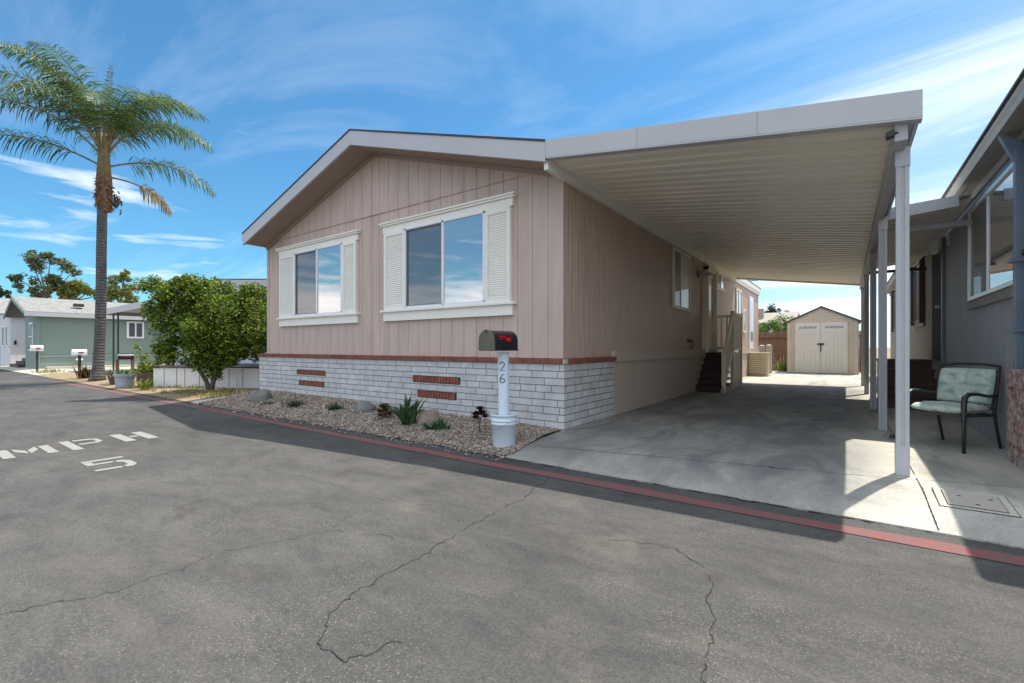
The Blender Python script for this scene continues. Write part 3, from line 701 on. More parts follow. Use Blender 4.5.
# shed
sh=thing('shed','beige resin garden shed with double doors at the end of the driveway','shed',(-.86,24.0,0))
sx0,sx1,sy0,sy1,sxm=-2.14,.42,24.0,26.4,-.86
mb=MB()
def lapwall(mb,pts_fn,z0,z1,step=.13):
    z=z0
    while z<z1-.001:
        zz=min(z+step,z1); pts_fn(mb,z,zz); z=zz
def shfront(mb,z,zz):
    def xr(q):
        if q<=2.24: return sx0,sx1
        t=(q-2.24)/(2.86-2.24); return sx0+(sxm-sx0)*t, sx1+(sxm-sx1)*t
    a0,a1=xr(z);b0,b1=xr(zz)
    mb.quad((a0,sy0-.02,z),(a1,sy0-.02,z),(b1,sy0,zz),(b0,sy0,zz)); mb.quad((a0,sy0-.02,z),(a1,sy0-.02,z),(a1,sy0,z),(a0,sy0,z))
lapwall(mb,shfront,0.02,2.84)
def shside(mb,z,zz):
    for X,o in ((sx0,-.02),(sx1,.02)): mb.quad((X+o,sy0,z),(X+o,sy1,z),(X,sy1,zz),(X,sy0,zz))
lapwall(mb,shside,0.02,2.24)
mb.quad((sx0,sy1,0),(sx1,sy1,0),(sx1,sy1,2.24),(sx0,sy1,2.24))
mb.build('wall',M['shed'],sh)
mb=MB()
for (xa,xb) in ((sxm,sx0-.1),(sxm,sx1+.1)):
    s=.62/1.28; f=lambda x:2.90-abs(x-sxm)*s
    mb.prism([(xa,f(xa)-.035),(xb,f(xb)-.035),(xb,f(xb)+.02),(xa,f(xa)+.02)],'y',sy0-.08,sy1+.08)
mb.build('roof',M['dark'],sh)
for (xa,xb) in ((sx0+.02,sx0+.16),(sx1-.16,sx1-.02)): mb=MB(); mb.box(xa,xb,sy0-.035,sy0-.021,.02,2.2); mb.build('corner_trim',M['shed'],sh)
for (a,b,hx) in ((-1.83,-.885,-.93),(-.875,.06,-.83)):
    mb=MB(); mb.box(a,b,sy0-.06,sy0-.022,.03,2.22)
    w=(b-a-.12)/6
    for k in range(6): mb.box(a+.06+k*w+.012,a+.06+(k+1)*w-.012,sy0-.072,sy0-.06,.12,1.18)
    for k in range(6): mb.box(a+.06+k*w+.012,a+.06+(k+1)*w-.012,sy0-.072,sy0-.06,1.26,1.86)
    dd=mb.build('door',M['sheddoor'],sh,bevel=.006)
    for k in range(4):
        xx=a+.14+k*(b-a-.28)/4; mb=MB(); mb.prism([(xx+.01,1.96),(xx+(b-a-.28)/4-.01,1.96),(xx+(b-a-.28)/4-.01,2.03+.02*(k in(1,2))),(xx+.01,2.03+.02*(k in (1,2)))],'y',sy0-.068,sy0-.06); mb.build('door_pane',M['glassdark'],dd)
mb=MB(); mb.box(-1.0,-.76,sy0-.10,sy0-.073,1.24,1.31); mb.box(-.90,-.86,sy0-.10,sy0-.073,.95,1.24); mb.build('latch',M['black'],sh,bevel=.005)

# wooden fence behind, boards pattern in one panel mesh, posts separate
fe=thing('wooden_fence','weathered brown board fence running behind the shed','fence',(-3,27,0))
mb=MB(); x=-14.0; rr=random.Random(9)
while x<.6: mb.box(x,x+.135,27+rr.uniform(0,.012),27.025,-.05,1.93+rr.uniform(-.03,.02)); x+=.145
mb.build('fence_boards',M['fencewood'],fe)
mb=MB(); mb.box(-14,.7,26.93,26.98,1.62,1.72); mb.box(-14,.7,26.93,26.98,.3,.4); mb.build('rail',M['fencewood'],fe)
for x in (-12,-9.5,-7,-4.5,-2.1,.4): 
    mb=MB(); mb.box(x-.05,x+.05,26.98-.1,26.93,-.05,1.98); mb.build('fence_post',M['fencewood'],fe)
w=MB(); w.tube([(-30+t*3,26+.05*t,4.55+.00012*((t*3-33)**2)) for t in range(24)],.022,6); tag(w.build('power_cable',M['wire']),'dark cable strung across the sky above the shed','cable')

# ------------------------------------------------------------------ mailbox, bucket, bed plants and stones
bk=thing('bucket','white plastic bucket anchoring the mailbox post in the gravel','bucket',(-3.35,4.47,-.05))
bx,by,bz=-3.35,4.47,-.045
mb=MB(); mb.lathe(bx,by,[(.0,bz),(.128,bz),(.135,bz+.01),(.150,bz+.27),(.158,bz+.272),(.158,bz+.285),(.151,bz+.287),(.152,bz+.31),(.160,bz+.312),(.160,bz+.325),(.153,bz+.327),(.154,bz+.37),(.163,bz+.372),(.163,bz+.392),(.147,bz+.392),(.145,bz+.36),(0,bz+.36)],40)
mb.build('body',M['bucketw'],bk,smooth=True)
mb=MB(); pts=[]
for k in range(15):
    t=math.pi*k/14; a=R(-126)-math.pi/2+t
    pts.append((bx+.163*math.cos(a),by+.163*math.sin(a),bz+.30-.085*math.sin(t)))
mb.tube(pts,.0035,6,False); mb.build('handle',M['galv'],bk)
mb=MB(); mb.lathe(bx,by,[(0,bz+.365),(.144,bz+.365)],24); mb.build('concrete_fill',M['concpost'],bk)
ml=thing('mailbox','black curved-top mailbox on a white round post numbered 26','mailbox',(bx,by,bz+.36))
mb=MB(); mb.tube([(bx,by,bz+.34),(bx-.012,by,1.09)],[.068,.068],24); mb.build('post',M['bucketw'],ml,smooth=False)
def mbox(x0,x1,y0,y1,z0,z1,n=14):
    w=(y1-y0)/2; ym=(y0+y1)/2; zc=z0+(z1-z0)*.45; pr=[(y0,z0),(y1,z0),(y1,zc)]
    for k in range(1,n): a=math.pi*k/n; pr.append((ym+w*math.cos(a),zc+(z1-zc)*math.sin(a)))
    pr.append((y0,zc)); return pr
# the box points its door at the road
y0,y1=by-.32,by+.13
mb=MB(); mb.prism(mbox(0,0,bx-.115,bx+.115,1.115,1.345),'y',y0,y1); mb.build('body',M['blackmail'],ml,bevel=.004)
mb=MB(); mb.prism(mbox(0,0,bx-.119,bx+.119,1.11,1.350),'y',y0-.022,y0-.002); mb.build('door',M['maildoor'],ml,bevel=.005)
mb=MB(); mb.tube([(bx,y0-.02,1.325),(bx,y0-.045,1.335),(bx,y0-.045,1.352)],.008,6); mb.build('latch',M['maildoor'],ml)
mb=MB(); mb.box(bx-.12,bx+.12,y0,y1+.01,1.106,1.118); mb.build('base_plate',M['blackmail'],ml)
xf=bx+.116
mb=MB(); mb.box(xf+.002,xf+.010,y0+.07,y0+.27,1.262,1.28); mb.box(xf+.002,xf+.010,y0+.20,y0+.29,1.215,1.28); mb.build('flag',M['red'],ml,bevel=.002)
for k in range(7):
    mb=MB(); mb.box(xf+.0005,xf+.004,y0+.075+k*.017,y0+.086+k*.017,1.238,1.254); mb.build('lettering',M['red'],ml)
# numerals 2 and 6 on the post
def numeral(pts,cz,name):
    """polyline wrapped on the round post; pts in (u,v) metres"""
    ca=R(-66); q=[]
    for u,v in pts:
        a=ca+u/.068; cx=bx-.012*(cz+v-.3)/.8; q.append((cx+.0705*math.cos(a),by+.0705*math.sin(a),cz+v))
    m=MB(); m.tube(q,.0065,6); return m.build(name,M['numeral'],ml)
two=[(-.026,.022)]+[(.0-.026*math.cos(math.pi*t/8),.024+.026*math.sin(math.pi*t/8)) for t in range(1,8)]+[(.027,.018),(.02,.0),(-.005,-.028),(-.028,-.052),(.03,-.052)]
numeral(two,.92,'numeral')
six=[(.018,.052),(-.008,.03),(-.024,0),(-.028,-.025)]+[(.028*math.cos(math.pi+2*math.pi*t/12),-.026+.026*math.sin(math.pi+2*math.pi*t/12)) for t in range(0,13)]
numeral(six,.775,'numeral')

def stone(x,y,s,mat,label,seed,zb=0):
    mb=MB(); vs=[];n,m=20,12
    for j in range(m+1):
        for i in range(n):
            th=math.pi*j/m; ph=2*math.pi*i/n
            d=Vector((math.sin(th)*math.cos(ph),math.sin(th)*math.sin(ph),math.cos(th)))
            k=1+.28*noise.noise(d*1.3+Vector((seed,0,0)))+.10*noise.noise(d*3.5+Vector((0,seed,0)))
            vs.append((x+d.x*s[0]*k,y+d.y*s[1]*k,zb+s[2]*.35+d.z*s[2]*k))
    fs=[(j*n+i,j*n+(i+1)%n,(j+1)*n+(i+1)%n,(j+1)*n+i) for j in range(m) for i in range(n)]
    mb.add(vs,fs); return tag(mb.build('boulder',mat,smooth=True,loc=(x,y,zb)),label,'boulder')
stone(-9.95,4.78,(.25,.20,.18),M['stone'],'rounded grey boulder at the left end of the gravel bed',3.1,gh(-9.9,4.8)-.03)
stone(-6.75,4.98,(.22,.16,.14),M['stone'],'smooth blue-grey boulder half sunk in the middle of the gravel bed',7.7,gh(-6.7,5)-.04)
stone(-4.98,4.80,(.21,.16,.19),M['stone2'],'brownish boulder behind the tall leafy plant near the mailbox',12.3,gh(-5,4.8)-.04)

def blade(mb,base,ang,tilt,L_,w,droop=.5,n=4,fold=.25):
    d=Vector((math.cos(ang),math.sin(ang),0)); s=Vector((-d.y,d.x,0)); p=Vector(base); el=tilt; vs=[]
    for i in range(n+1):
        t=i/n; ww=w*(math.sin(math.pi*min(1,(t*.85+.15)))**.7) if t<1 else 0.002
        up=Vector((-d.x*math.sin(el),-d.y*math.sin(el),math.cos(el)))
        vs+= [p-s*ww*.5+up*ww*fold,p,p+s*ww*.5+up*ww*fold]
        p=p+(d*math.cos(el)+Vector((0,0,math.sin(el))))*(L_/n); el-=droop/n
    fs=[]
    for i in range(n): fs+=[(i*3,i*3+1,(i+1)*3+1,(i+1)*3),(i*3+1,i*3+2,(i+1)*3+2,(i+1)*3+1)]
    mb.add(vs,fs)
rr=random.Random(21)
# tall leafy plant
gxy=lambda x,y:gh(x,y)
pl=thing('leafy_plant','tall clump of broad upright green leaves beside the brownish boulder','plant',(-5.26,4.66,gh(-5.26,4.66)))
mb=MB()
for i in range(26):
    a=rr.uniform(0,6.28); b=(-5.26+rr.uniform(-.09,.09),4.66+rr.uniform(-.06,.06),gh(-5.26,4.66)-.02)
    blade(mb,b,a,R(rr.uniform(52,86)),rr.uniform(.30,.54),rr.uniform(.055,.09),rr.uniform(.1,1.0),5,.3)
mb.build('leaves',M['agave'],pl)
mb=MB()
for k in range(5): mb.tube([(-5.26+rr.uniform(-.06,.06),4.66+rr.uniform(-.04,.04),gh(-5.26,4.66)-.02),(-5.26+rr.uniform(-.09,.09),4.66+rr.uniform(-.05,.05),.20)],[.012,.006],6)
mb.build('stem',M['bark'],pl)
def rosette(mb,c,r,n=34,flat=.5):
    for i in range(n):
        t=i/n; a=i*2.399; blade(mb,(c[0],c[1],c[2]),a,R(85-75*t*(1)),r*(.35+.65*t),r*.38,-.35,3,.25)
pl=thing('aeonium','dark maroon rosette on a bare stalk just left of the bucket','succulent',(-3.93,4.72,gh(-3.9,4.7)))
z0=gh(-3.93,4.72)
mb=MB(); mb.tube([(-3.93,4.72,z0-.02),(-3.94,4.71,z0+.12),(-3.93,4.72,z0+.22)],[.011,.009,.012],7); mb.tube([(-3.94,4.71,z0+.12),(-3.99,4.73,z0+.19),(-4.0,4.73,z0+.23)],.007,6); mb.build('stalk',M['bark'],pl)
mb=MB()
for c,r in (((-3.91,4.72,z0+.25),.13),((-4.01,4.73,z0+.23),.11),((-3.96,4.66,z0+.20),.10),((-3.88,4.76,z0+.21),.09),((-3.95,4.74,z0+.31),.10)): rosette(mb,c,r,30)
mb.build('rosettes',M['aeonium'],pl)
pl=thing('aeonium','low bronze and green rosette cluster left of the tall leafy plant','succulent',(-5.95,4.75,gh(-5.9,4.7)))
z0=gh(-5.95,4.75)
mb=MB()
for i in range(15): rosette(mb,(-5.95+rr.uniform(-.15,.15),4.75+rr.uniform(-.1,.1),z0+rr.uniform(.03,.2)),rr.uniform(.07,.11),22)
mb.build('rosettes',M['aeobrown'],pl)
mb=MB()
for i in range(6): mb.tube([(-5.95+rr.uniform(-.06,.06),4.75+rr.uniform(-.05,.05),z0-.02),(-5.95+rr.uniform(-.13,.13),4.75+rr.uniform(-.09,.09),z0+.13)],.008,6)
mb.build('stalk',M['bark'],pl)
def tuft(name,x,y,n,h,w,sp,mat,label,cat='plant',tl=(35,80),dr=.7):
    z=(gh(x,y) if x>-11.3 and x<-3 and y>KE and y<5.6 else 0)
    mb=MB()
    for i in range(n):
        blade(mb,(x+rr.gauss(0,sp*.35),y+rr.gauss(0,sp*.3),z-.015),rr.uniform(0,6.28),R(rr.uniform(*tl)),h*rr.uniform(.6,1.1),w*rr.uniform(.7,1.2),dr,4,.2)
    return tag(mb.build(name,mat,loc=(x,y,z)),label,cat)
tuft('spiky_plant',-8.5,4.70,90,.22,.016,.22,M['greentuft'],'grey-green spiky tuft in the gravel below the left brick vents')
tuft('spiky_plant',-9.3,4.62,40,.12,.014,.18,M['greentuft'],'small dark spiky tuft just right of the grey end boulder')
tuft('small_succulent',-7.38,4.82,46,.17,.03,.16,M['smallgreen'],'small fresh green succulent between the spiky tuft and the blue-grey boulder')
tuft('small_succulent',-4.60,4.66,40,.19,.035,.12,M['smallgreen'],'narrow green succulent in front of the brownish boulder, right side',tl=(55,88),dr=.4)
tuft('small_succulent',-4.78,4.62,26,.16,.035,.12,M['pine'],'very dark low succulent at the foot of the brownish boulder',tl=(20,70))
tuft('weed',-4.1,4.95,14,.07,.012,.06,M['smallgreen'],'tiny green weed sprouting beside the block skirt behind the maroon rosette','weed')
st_=MB()
for (x,y) in ((-11.0,4.75),): st_.tube([(x,y,0),(x,y,.42)],.012,6)
tag(st_.build('garden_stake',M['galv']),'thin metal stake at the left corner of the gravel bed','stake')

# utility cover
uc=thing('utility_cover','rectangular scuffed utility box cover set in the walkway near the post','utility cover',(.78,4.83,0))
def zc(y): return gz(y)+.012 if y<5 else 0
mb=MB(); a0,a1,b0,b1=.56,.98,4.62,5.03
f=lambda x,y,d:(x,y,zc(min(y,4.99))+d)
def fr(mb,x0,x1,y0,y1,d): mb.add([f(x0,y0,d),f(x1,y0,d),f(x1,y1,d),f(x0,y1,d)],[(0,1,2,3)])
fr(mb,a0,a1,b0,b1,.003); mb.build('gap',M['darkgap'],uc)
mb=MB(); fr(mb,a0+.006,a1-.006,b0+.006,b1-.006,.005); mb.build('rim',M['kerbconc'],uc)
mb=MB(); fr(mb,a0+.05,a1-.05,b0+.045,b1-.045,.007); mb.build('gap',M['darkgap'],uc)
mb=MB(); fr(mb,a0+.055,a1-.055,b0+.050,b1-.050,.009); mb.build('lid',M['concpost'],uc)
mb=MB()
for (x,y) in ((.69,4.87),(.86,4.87),(.77,4.73)): fr(mb,x,x+.025,y,y+.012,.012)
mb.build('lift_slots',M['darkgap'],uc)

# ------------------------------------------------------------------ right-hand house
rh=thing('mobile_home','slate-blue mobile home at the right edge with grey gutter and brick corner','mobile home',(4.5,5.3,0))
XW=1.45; RF=5.35
mb=MB(); grooved(mb,'y',RF,11.3,XW,-1,.0,lambda y:3.34,.1,.014,.009)
mb.build('near_wall',M['bluewall'],rh)
mb=MB(); mb.quad((XW,11.3,0),(XW,24,0),(XW,24,3.42),(XW,11.3,3.42)); mb.quad((XW,24,0),(9,24,0),(9,24,3.4),(XW,24,3.4)); mb.quad((XW,RF,0),(9,RF,0),(9,RF,3.3),(XW,RF,3.3)); mb.add([(XW,RF,3.3),(9,RF,3.3),(5.2,RF,4.3)],[(0,1,2)]); mb.quad((9,RF,0),(9,24,0),(9,24,3.4),(9,RF,3.4))
mb.build('far_wall',M['farwall'],rh)
mb=MB()
mb.prism([(1.27,3.46),(5.2,4.65),(9.3,3.44),(9.3,3.38),(5.2,4.57),(1.27,3.40)],'y',5.02,24.3); mb.build('roof',M['roofshingle'],rh)
mb=MB(); mb.box(1.29,XW+.1,5.06,24.2,3.31,3.335); mb.box(XW-.03,XW+.05,5.33,24,3.20,3.312); mb.build('soffit',M['gutter'],rh)
mb=MB(); mb.prism([(1.235,3.29),(1.31,3.29),(1.31,3.43),(1.215,3.43),(1.205,3.38),(1.225,3.35)],'y',5.03,24.25); mb.box(1.20,1.31,5.0,5.035,3.27,3.45); mb.build('gutter',M['gutter'],rh,bevel=.004)
mb=MB(); mb.box(1.19,1.23,5.03,24.25,3.432,3.455); mb.build('drip_edge',M['dark'],rh)
mb=MB(); mb.box(1.365,1.435,6.67,6.75,.90,3.12); mb.prism([(1.25,3.30),(1.31,3.30),(1.43,3.18),(1.43,3.0),(1.365,3.0)],'y',6.675,6.745); mb.build('downspout',M['bluepost'],rh,bevel=.01)
for z in (2.0,1.3):
    mb=MB(); mb.box(1.33,1.449,6.64,6.80,z,z+.035); mb.build('downspout_strap',M['bluepost'],rh)
mb=MB(); mb.tube([(1.40,6.42,.95),(1.40,6.42,3.1)],.016,8); mb.tube([(1.40,6.42,2.05),(1.36,6.42,2.05)],.03,8); mb.build('conduit',M['dark'],rh)
mb=MB(); mb.box(1.335,1.448,5.3,6.80,-.09,.93); mb.build('brick_corner',M['oldbrick'],rh,bevel=.006)
def rwin(y0,y1,z0,z1,ym,label,mf='alu'):
    x=XW; fm=MB()
    for q in ((y0,y1,z1-.05,z1),(y0,y1,z0,z0+.05),(y0,y0+.05,z0+.05,z1-.05),(y1-.05,y1,z0+.05,z1-.05)): fm.box(x-.045,x-.002,*q)
    w=tag(fm.build('window',M[mf],rh,bevel=.003),label)
    g=MB(); g.box(x-.02,x-.010,y0+.05,ym-.015,z0+.05,z1-.05); g.build('pane',M['glass'],w)
    g=MB(); g.box(x-.016,x-.006,ym+.015,y1-.05,z0+.05,z1-.05); g.build('pane',M['screen'],w)
    g=MB(); g.box(x-.035,x-.004,ym-.015,ym+.015,z0+.05,z1-.05); g.build('window_frame',M[mf],w)
    s=MB(); s.box(x-.03,x-.003,y0-.05,y1+.08,z0-.12,z0-.003); s.build('window_sill',M['framedark'],w)
    return w
rwin(6.85,9.15,1.80,3.08,8.1,'large sliding window of the slate-blue house, dark screen on its far half')
for (y0,y1,l) in ((14.0,15.6,'nearer projecting narrow window beyond the porch'),(19.8,21.8,'far narrow window near the rear of the slate-blue house')):
    w=rwin(y0,y1,1.75,3.1,(y0+y1)/2,l,'framedark')
    for q in (y0-.08,y1+.02): mb=MB(); mb.box(XW-.10,XW-.003,q,q+.06,1.7,3.2); mb.build('window_casing',M['brownsteps'],w)
mb=MB(); mb.box(XW-.035,XW-.003,11.45,12.6,.9,3.05); d=mb.build('door',M['darkgap'],rh)
mb=MB(); mb.tube([(XW-.035,11.65,1.9),(XW-.09,11.65,1.9)],.028,8); mb.build('door_knob',M['alu'],d)
mb=MB(); mb.box(XW-.04,XW-.002,11.36,11.45,.0,3.15); mb.build('wall_corner_trim',M['bluepost'],rh)
# steps behind the chair
ps=thing('porch_steps','brown boarded porch steps climbing to the dark door behind the chair','steps',(1.0,11.5,0))
for i in range(5):
    z=.178*(i+1); y=11.25+.26*i
    m2=MB(); m2.box(.56,1.40,y,y+.30 if i<4 else 13.4,z-.045,z); m2.box(.58,1.39,y+.03,y+.055,z-.178+.001,z-.045); m2.build('step_board',M['brownsteps'],ps)
mb=MB(); mb.prism([(11.3,.0),(13.38,0),(13.38,.84),(12.35,.84),(11.3,.12)],'x',.575,.60); mb.build('side_board',M['brownsteps'],ps)
# awning
aw=thing('door_awning','white sloping metal awning over the neighbouring door','awning',(.9,9.8,3.0))
mb=MB()
y=8.5; ax0,ax1=.47,1.36
zu=lambda x:2.98+(x-ax0)*(3.12-2.98)/(ax1-ax0)
while y<13.9:
    for (a,b) in (((y,0),(y+.12,0)),((y+.12,0),(y+.13,.04)),((y+.13,.04),(y+.14,.04)),((y+.14,.04),(y+.15,0))):
        mb.quad((ax0,a[0],zu(ax0)+a[1]),(ax0,b[0],zu(ax0)+b[1]),(ax1,b[0],zu(ax1)+b[1]),(ax1,a[0],zu(ax1)+a[1]))
    y+=.15
mb.quad((ax0,8.5,zu(ax0)+.06),(ax1,8.5,zu(ax1)+.06),(ax1,13.9,zu(ax1)+.06),(ax0,13.9,zu(ax0)+.06))
mb.build('roof_pans',M['pan'],aw)
mb=MB(); mb.prism([(ax0-.02,2.955),(1.22,3.03),(1.22,3.175),(ax0-.02,3.125)],'y',8.47,8.50); mb.build('front_fascia',M['post'],aw)
mb=MB(); mb.box(ax0-.03,ax0,8.47,13.95,2.955,3.125); mb.build('gutter',M['post'],aw)
mb=MB(); mb.box(ax0,XW-.01,9.0,9.06,2.86,2.93); mb.build('support_bar',M['post'],aw)
mb=MB(); mb.box(.42,1.40,13.2,13.25,2.80,2.86); mb.build('rear_support_bar',M['brownsteps'],aw)
# lantern
ln=thing('wall_lantern','white glass-sided wall lantern hanging above the dark door','wall lantern',(1.38,10.9,2.95))
lx,ly=1.26,10.9
mb=MB()
for k in range(6):
    a=2*math.pi*k/6; mb.tube([(lx+.09*math.cos(a),ly+.09*math.sin(a),3.0),(lx+.055*math.cos(a),ly+.055*math.sin(a),2.80)],.008,5)
mb.lathe(lx,ly,[(.0,3.10),(.03,3.09),(.11,3.0),(.10,2.995),(0,2.995)],6); mb.lathe(lx,ly,[(0,2.80),(.06,2.80),(.05,2.78),(0,2.76)],6); mb.build('lantern_cage',M['lantern'],ln)
mb=MB(); mb.lathe(lx,ly,[(.082,2.995),(.05,2.80)],6); mb.build('glass_sides',M['bulb'],ln)
mb=MB(); mb.tube([(lx,ly,3.08),(lx,ly,3.14),(lx+.08,ly,3.16),(1.43,ly,3.05)],.01,6); mb.box(1.425,1.448,ly-.05,ly+.05,2.92,3.12); mb.build('bracket',M['lantern'],ln)

# ------------------------------------------------------------------ patio chair
ch=thing('patio_chair','dark metal patio armchair with faded floral cushions against the blue wall','chair',(1.0,7.3,0))
F=Vector((-.55,-.835,0)).normalized(); Sd=Vector((.835,-.55,0)).normalized(); O=Vector((.98,7.30,0))
def cp_(s,f,z): v=O+Sd*s+F*f; return (v.x,v.y,z)      # s sideways (+ right in picture), f forward
hw=.265
for s in (-hw,hw):
    mb=MB(); mb.tube([cp_(s,.31,0.0),cp_(s,.31,.30),cp_(s,.31,.52),cp_(s,.29,.60),cp_(s,.22,.635),cp_(s,.05,.63),cp_(s,-.14,.60),cp_(s,-.33,.60)],[.017,.02,.026,.026,.022,.018,.017,.016],8); mb.build('arm_and_front_leg',M['chair'],ch,smooth=True)
    mb=MB(); mb.tube([cp_(s,-.40,0.0),cp_(s,-.33,.2),cp_(s,-.27,.40),cp_(s,-.31,.62),cp_(s,-.38,.93)],[.014,.015,.017,.017,.016],8); mb.build('rear_leg',M['chair'],ch,smooth=True)
mb=MB(); mb.tube([cp_(-hw,-.38,.93),cp_(-.12,-.385,.95),cp_(.12,-.385,.95),cp_(hw,-.38,.93)],.015,8); mb.tube([cp_(-hw,-.36,.87),cp_(hw,-.36,.87)],.009,6); mb.tube([cp_(-hw,-.28,.45),cp_(hw,-.28,.45)],.01,6)
for k in range(-4,5): mb.tube([cp_(k*.06,-.28,.45),cp_(k*.06,-.36,.87)],.005,5)
mb.build('back_frame',M['chair'],ch)
mb=MB(); 
for (a,b) in ((cp_(-hw,.29,.40),cp_(hw,.29,.40)),(cp_(-hw,-.27,.38),cp_(hw,-.27,.38)),(cp_(-hw,.29,.40),cp_(-hw,-.27,.38)),(cp_(hw,.29,.40),cp_(hw,-.27,.38))): mb.tube([a,b],.015,8)
for k in range(9): f=.25-k*.06; mb.tube([cp_(-hw,f,.392),cp_(hw,f,.392)],.006,5)
mb.build('seat_frame',M['chair'],ch)
def pad(fn,name,nx=30,ny=30,th=.055,tufts=((-.5,-.5),(.5,-.5),(-.5,.5),(.5,.5),(0,0))):
    vs=[];fs=[]
    for side in (1,-1):
        for j in range(ny+1):
            for i in range(nx+1):
                u=-1+2*i/nx; v=-1+2*j/ny
                e=max(0,(1-abs(u)**5)*(1-abs(v)**5))**.5
                h=th*e
                for (a,b) in tufts:
                    h*=1-.9*math.exp(-((u-a)**2+(v-b)**2)/.03)
                h*=1-.45*math.exp(-(v)**2/.008)-.4*math.exp(-(u)**2/.008)
                h+=.018*e*noise.noise(Vector((u*3,v*3,side)))
                ru=u*(1-.05*abs(v)**4)+.02*noise.noise(Vector((v*4,side,1))); rv=v*(1-.05*abs(u)**4)+.02*noise.noise(Vector((u*4,3,side)))
                vs.append(fn(ru,rv,side*h))
    n=(nx+1)*(ny+1)
    for s in (0,1):
        for j in range(ny):
            for i in range(nx):
                a=s*n+j*(nx+1)+i; q=(a,a+1,a+nx+2,a+nx+1); fs.append(q if s==0 else q[::-1])
    m=MB(); m.add(vs,fs); return m.build(name,M['cushion'],ch,smooth=True)
pad(lambda u,v,h:cp_(u*.265,.03+v*.275,.455+h),'seat_cushion')
def bk_(u,v,h):
    t=(v+1)/2; return cp_(u*.26,-.235-.10*t+h*1.0,.50+.40*t)
pad(bk_,'back_cushion',th=.065)

# ------------------------------------------------------------------ foliage
def crown(mb,clusters,n,leaf,rr,asp=.5,shell=.45,clump=.35):
    W=sum(r*r for _,r in clusters)
    for (c,r) in clusters:
        k=int(n*r*r/W); c=Vector(c)
        # sub-clumps make light and dark masses with gaps
        subs=[]
        for i in range(max(5,int(16*(r*r)/(r*r+.3)))):
            d=Vector((rr.gauss(0,1),rr.gauss(0,1),rr.gauss(0,1))).normalized()
            subs.append((c+d*r*rr.uniform(shell,.95),r*rr.uniform(clump*.7,clump*1.3)))
        for i in range(k):
            sc_,sr=rr.choice(subs)
            d=Vector((rr.gauss(0,1),rr.gauss(0,1),rr.gauss(0,1))).normalized()
            p=sc_+d*sr*(rr.random()**.45)
            a=Vector((rr.gauss(0,1),rr.gauss(0,1),rr.gauss(0,.7))).normalized(); b=a.cross(Vector((rr.gauss(0,1),rr.gauss(0,1),rr.gauss(0,1)))).normalized()
            l=leaf*rr.uniform(.6,1.25); w=l*asp; nn=a.cross(b)*w*.25
            mb.add([p-a*l*.5,p+b*w*.5+nn,p+a*l*.5,p-b*w*.5+nn],[(0,1,2),(0,2,3)])
def limb(mb,pts,r0,r1,n=9):
    N=len(pts); mb.tube(pts,[r0+(r1-r0)*i/(N-1) for i in range(N)],n)
rr=random.Random(33)
# citrus tree
ct=thing('citrus_tree','bushy green citrus tree leaning over the pale panel skirt','tree',(-13.47,5.16,0))
mb=MB()
limb(mb,[(-13.42,5.14,-.05),(-13.52,5.1,.25),(-13.75,4.98,.62),(-13.98,4.9,1.0),(-14.15,4.85,1.4)],.06,.035)
limb(mb,[(-13.42,5.16,-.05),(-13.32,5.2,.35),(-13.3,5.25,.7),(-13.2,5.3,1.2),(-13.1,5.3,1.7)],.065,.04)
limb(mb,[(-13.98,4.9,1.0),(-14.4,4.8,1.5),(-14.7,4.7,2.1)],.04,.015); limb(mb,[(-13.98,4.9,1.0),(-13.8,5.1,1.7),(-13.9,5.0,2.5)],.04,.012)
limb(mb,[(-13.3,5.25,.8),(-12.8,5.5,1.3),(-12.4,5.7,1.8)],.05,.015); limb(mb,[(-13.2,5.3,1.2),(-13.4,5.2,1.9),(-13.3,5.3,2.6)],.04,.012)
mb.build('trunk',M['bark'],ct,smooth=True)
mb=MB()
lat=Vector((.47,.88,0)); O0=Vector((-13.45,5.2,0))     # across the view
def cc(l,d,z): v=O0+lat*l+Vector((-.88,.47,0))*d; return (v.x,v.y,z)
cl=[(cc(.2,-.2,1.0),.5),(cc(.5,-.2,1.45),.6),(cc(-.1,0,1.3),.6),(cc(-1.0,0,2.55),.42),(cc(-.62,0,2.95),.3),(cc(-.55,0,2.15),.75),(cc(-.75,.1,1.55),.62),(cc(-.7,-.2,2.75),.42),(cc(-1.25,.1,2.75),.3),(cc(-.35,-.5,1.4),.55),(cc(.1,-.4,1.75),.7),(cc(.35,.2,2.4),.62),(cc(.75,0,2.5),.55),(cc(.9,-.2,1.8),.72),(cc(1.25,0,2.25),.5),(cc(1.35,0,1.5),.55),(cc(.6,-.4,1.15),.5),(cc(1.0,.1,1.0),.42),(cc(.1,.5,2.0),.7),(cc(-.25,.3,2.5),.5),(cc(.15,-.1,.85),.34),(cc(-.9,-.3,1.0),.28),(cc(.05,-.05,.45),.22),(cc(-1.25,0,2.1),.36),(cc(-.15,0,2.8),.3)]
cl+=[(cc(.1,-.1,.75),.33),(cc(.45,0,.95),.4),(cc(-.35,0,1.0),.4),(cc(-.9,0,1.2),.4)]
crown(mb,cl,56000,.08,rr,.5,.25,.5)
mb.build('crown',M['citrus'],ct)
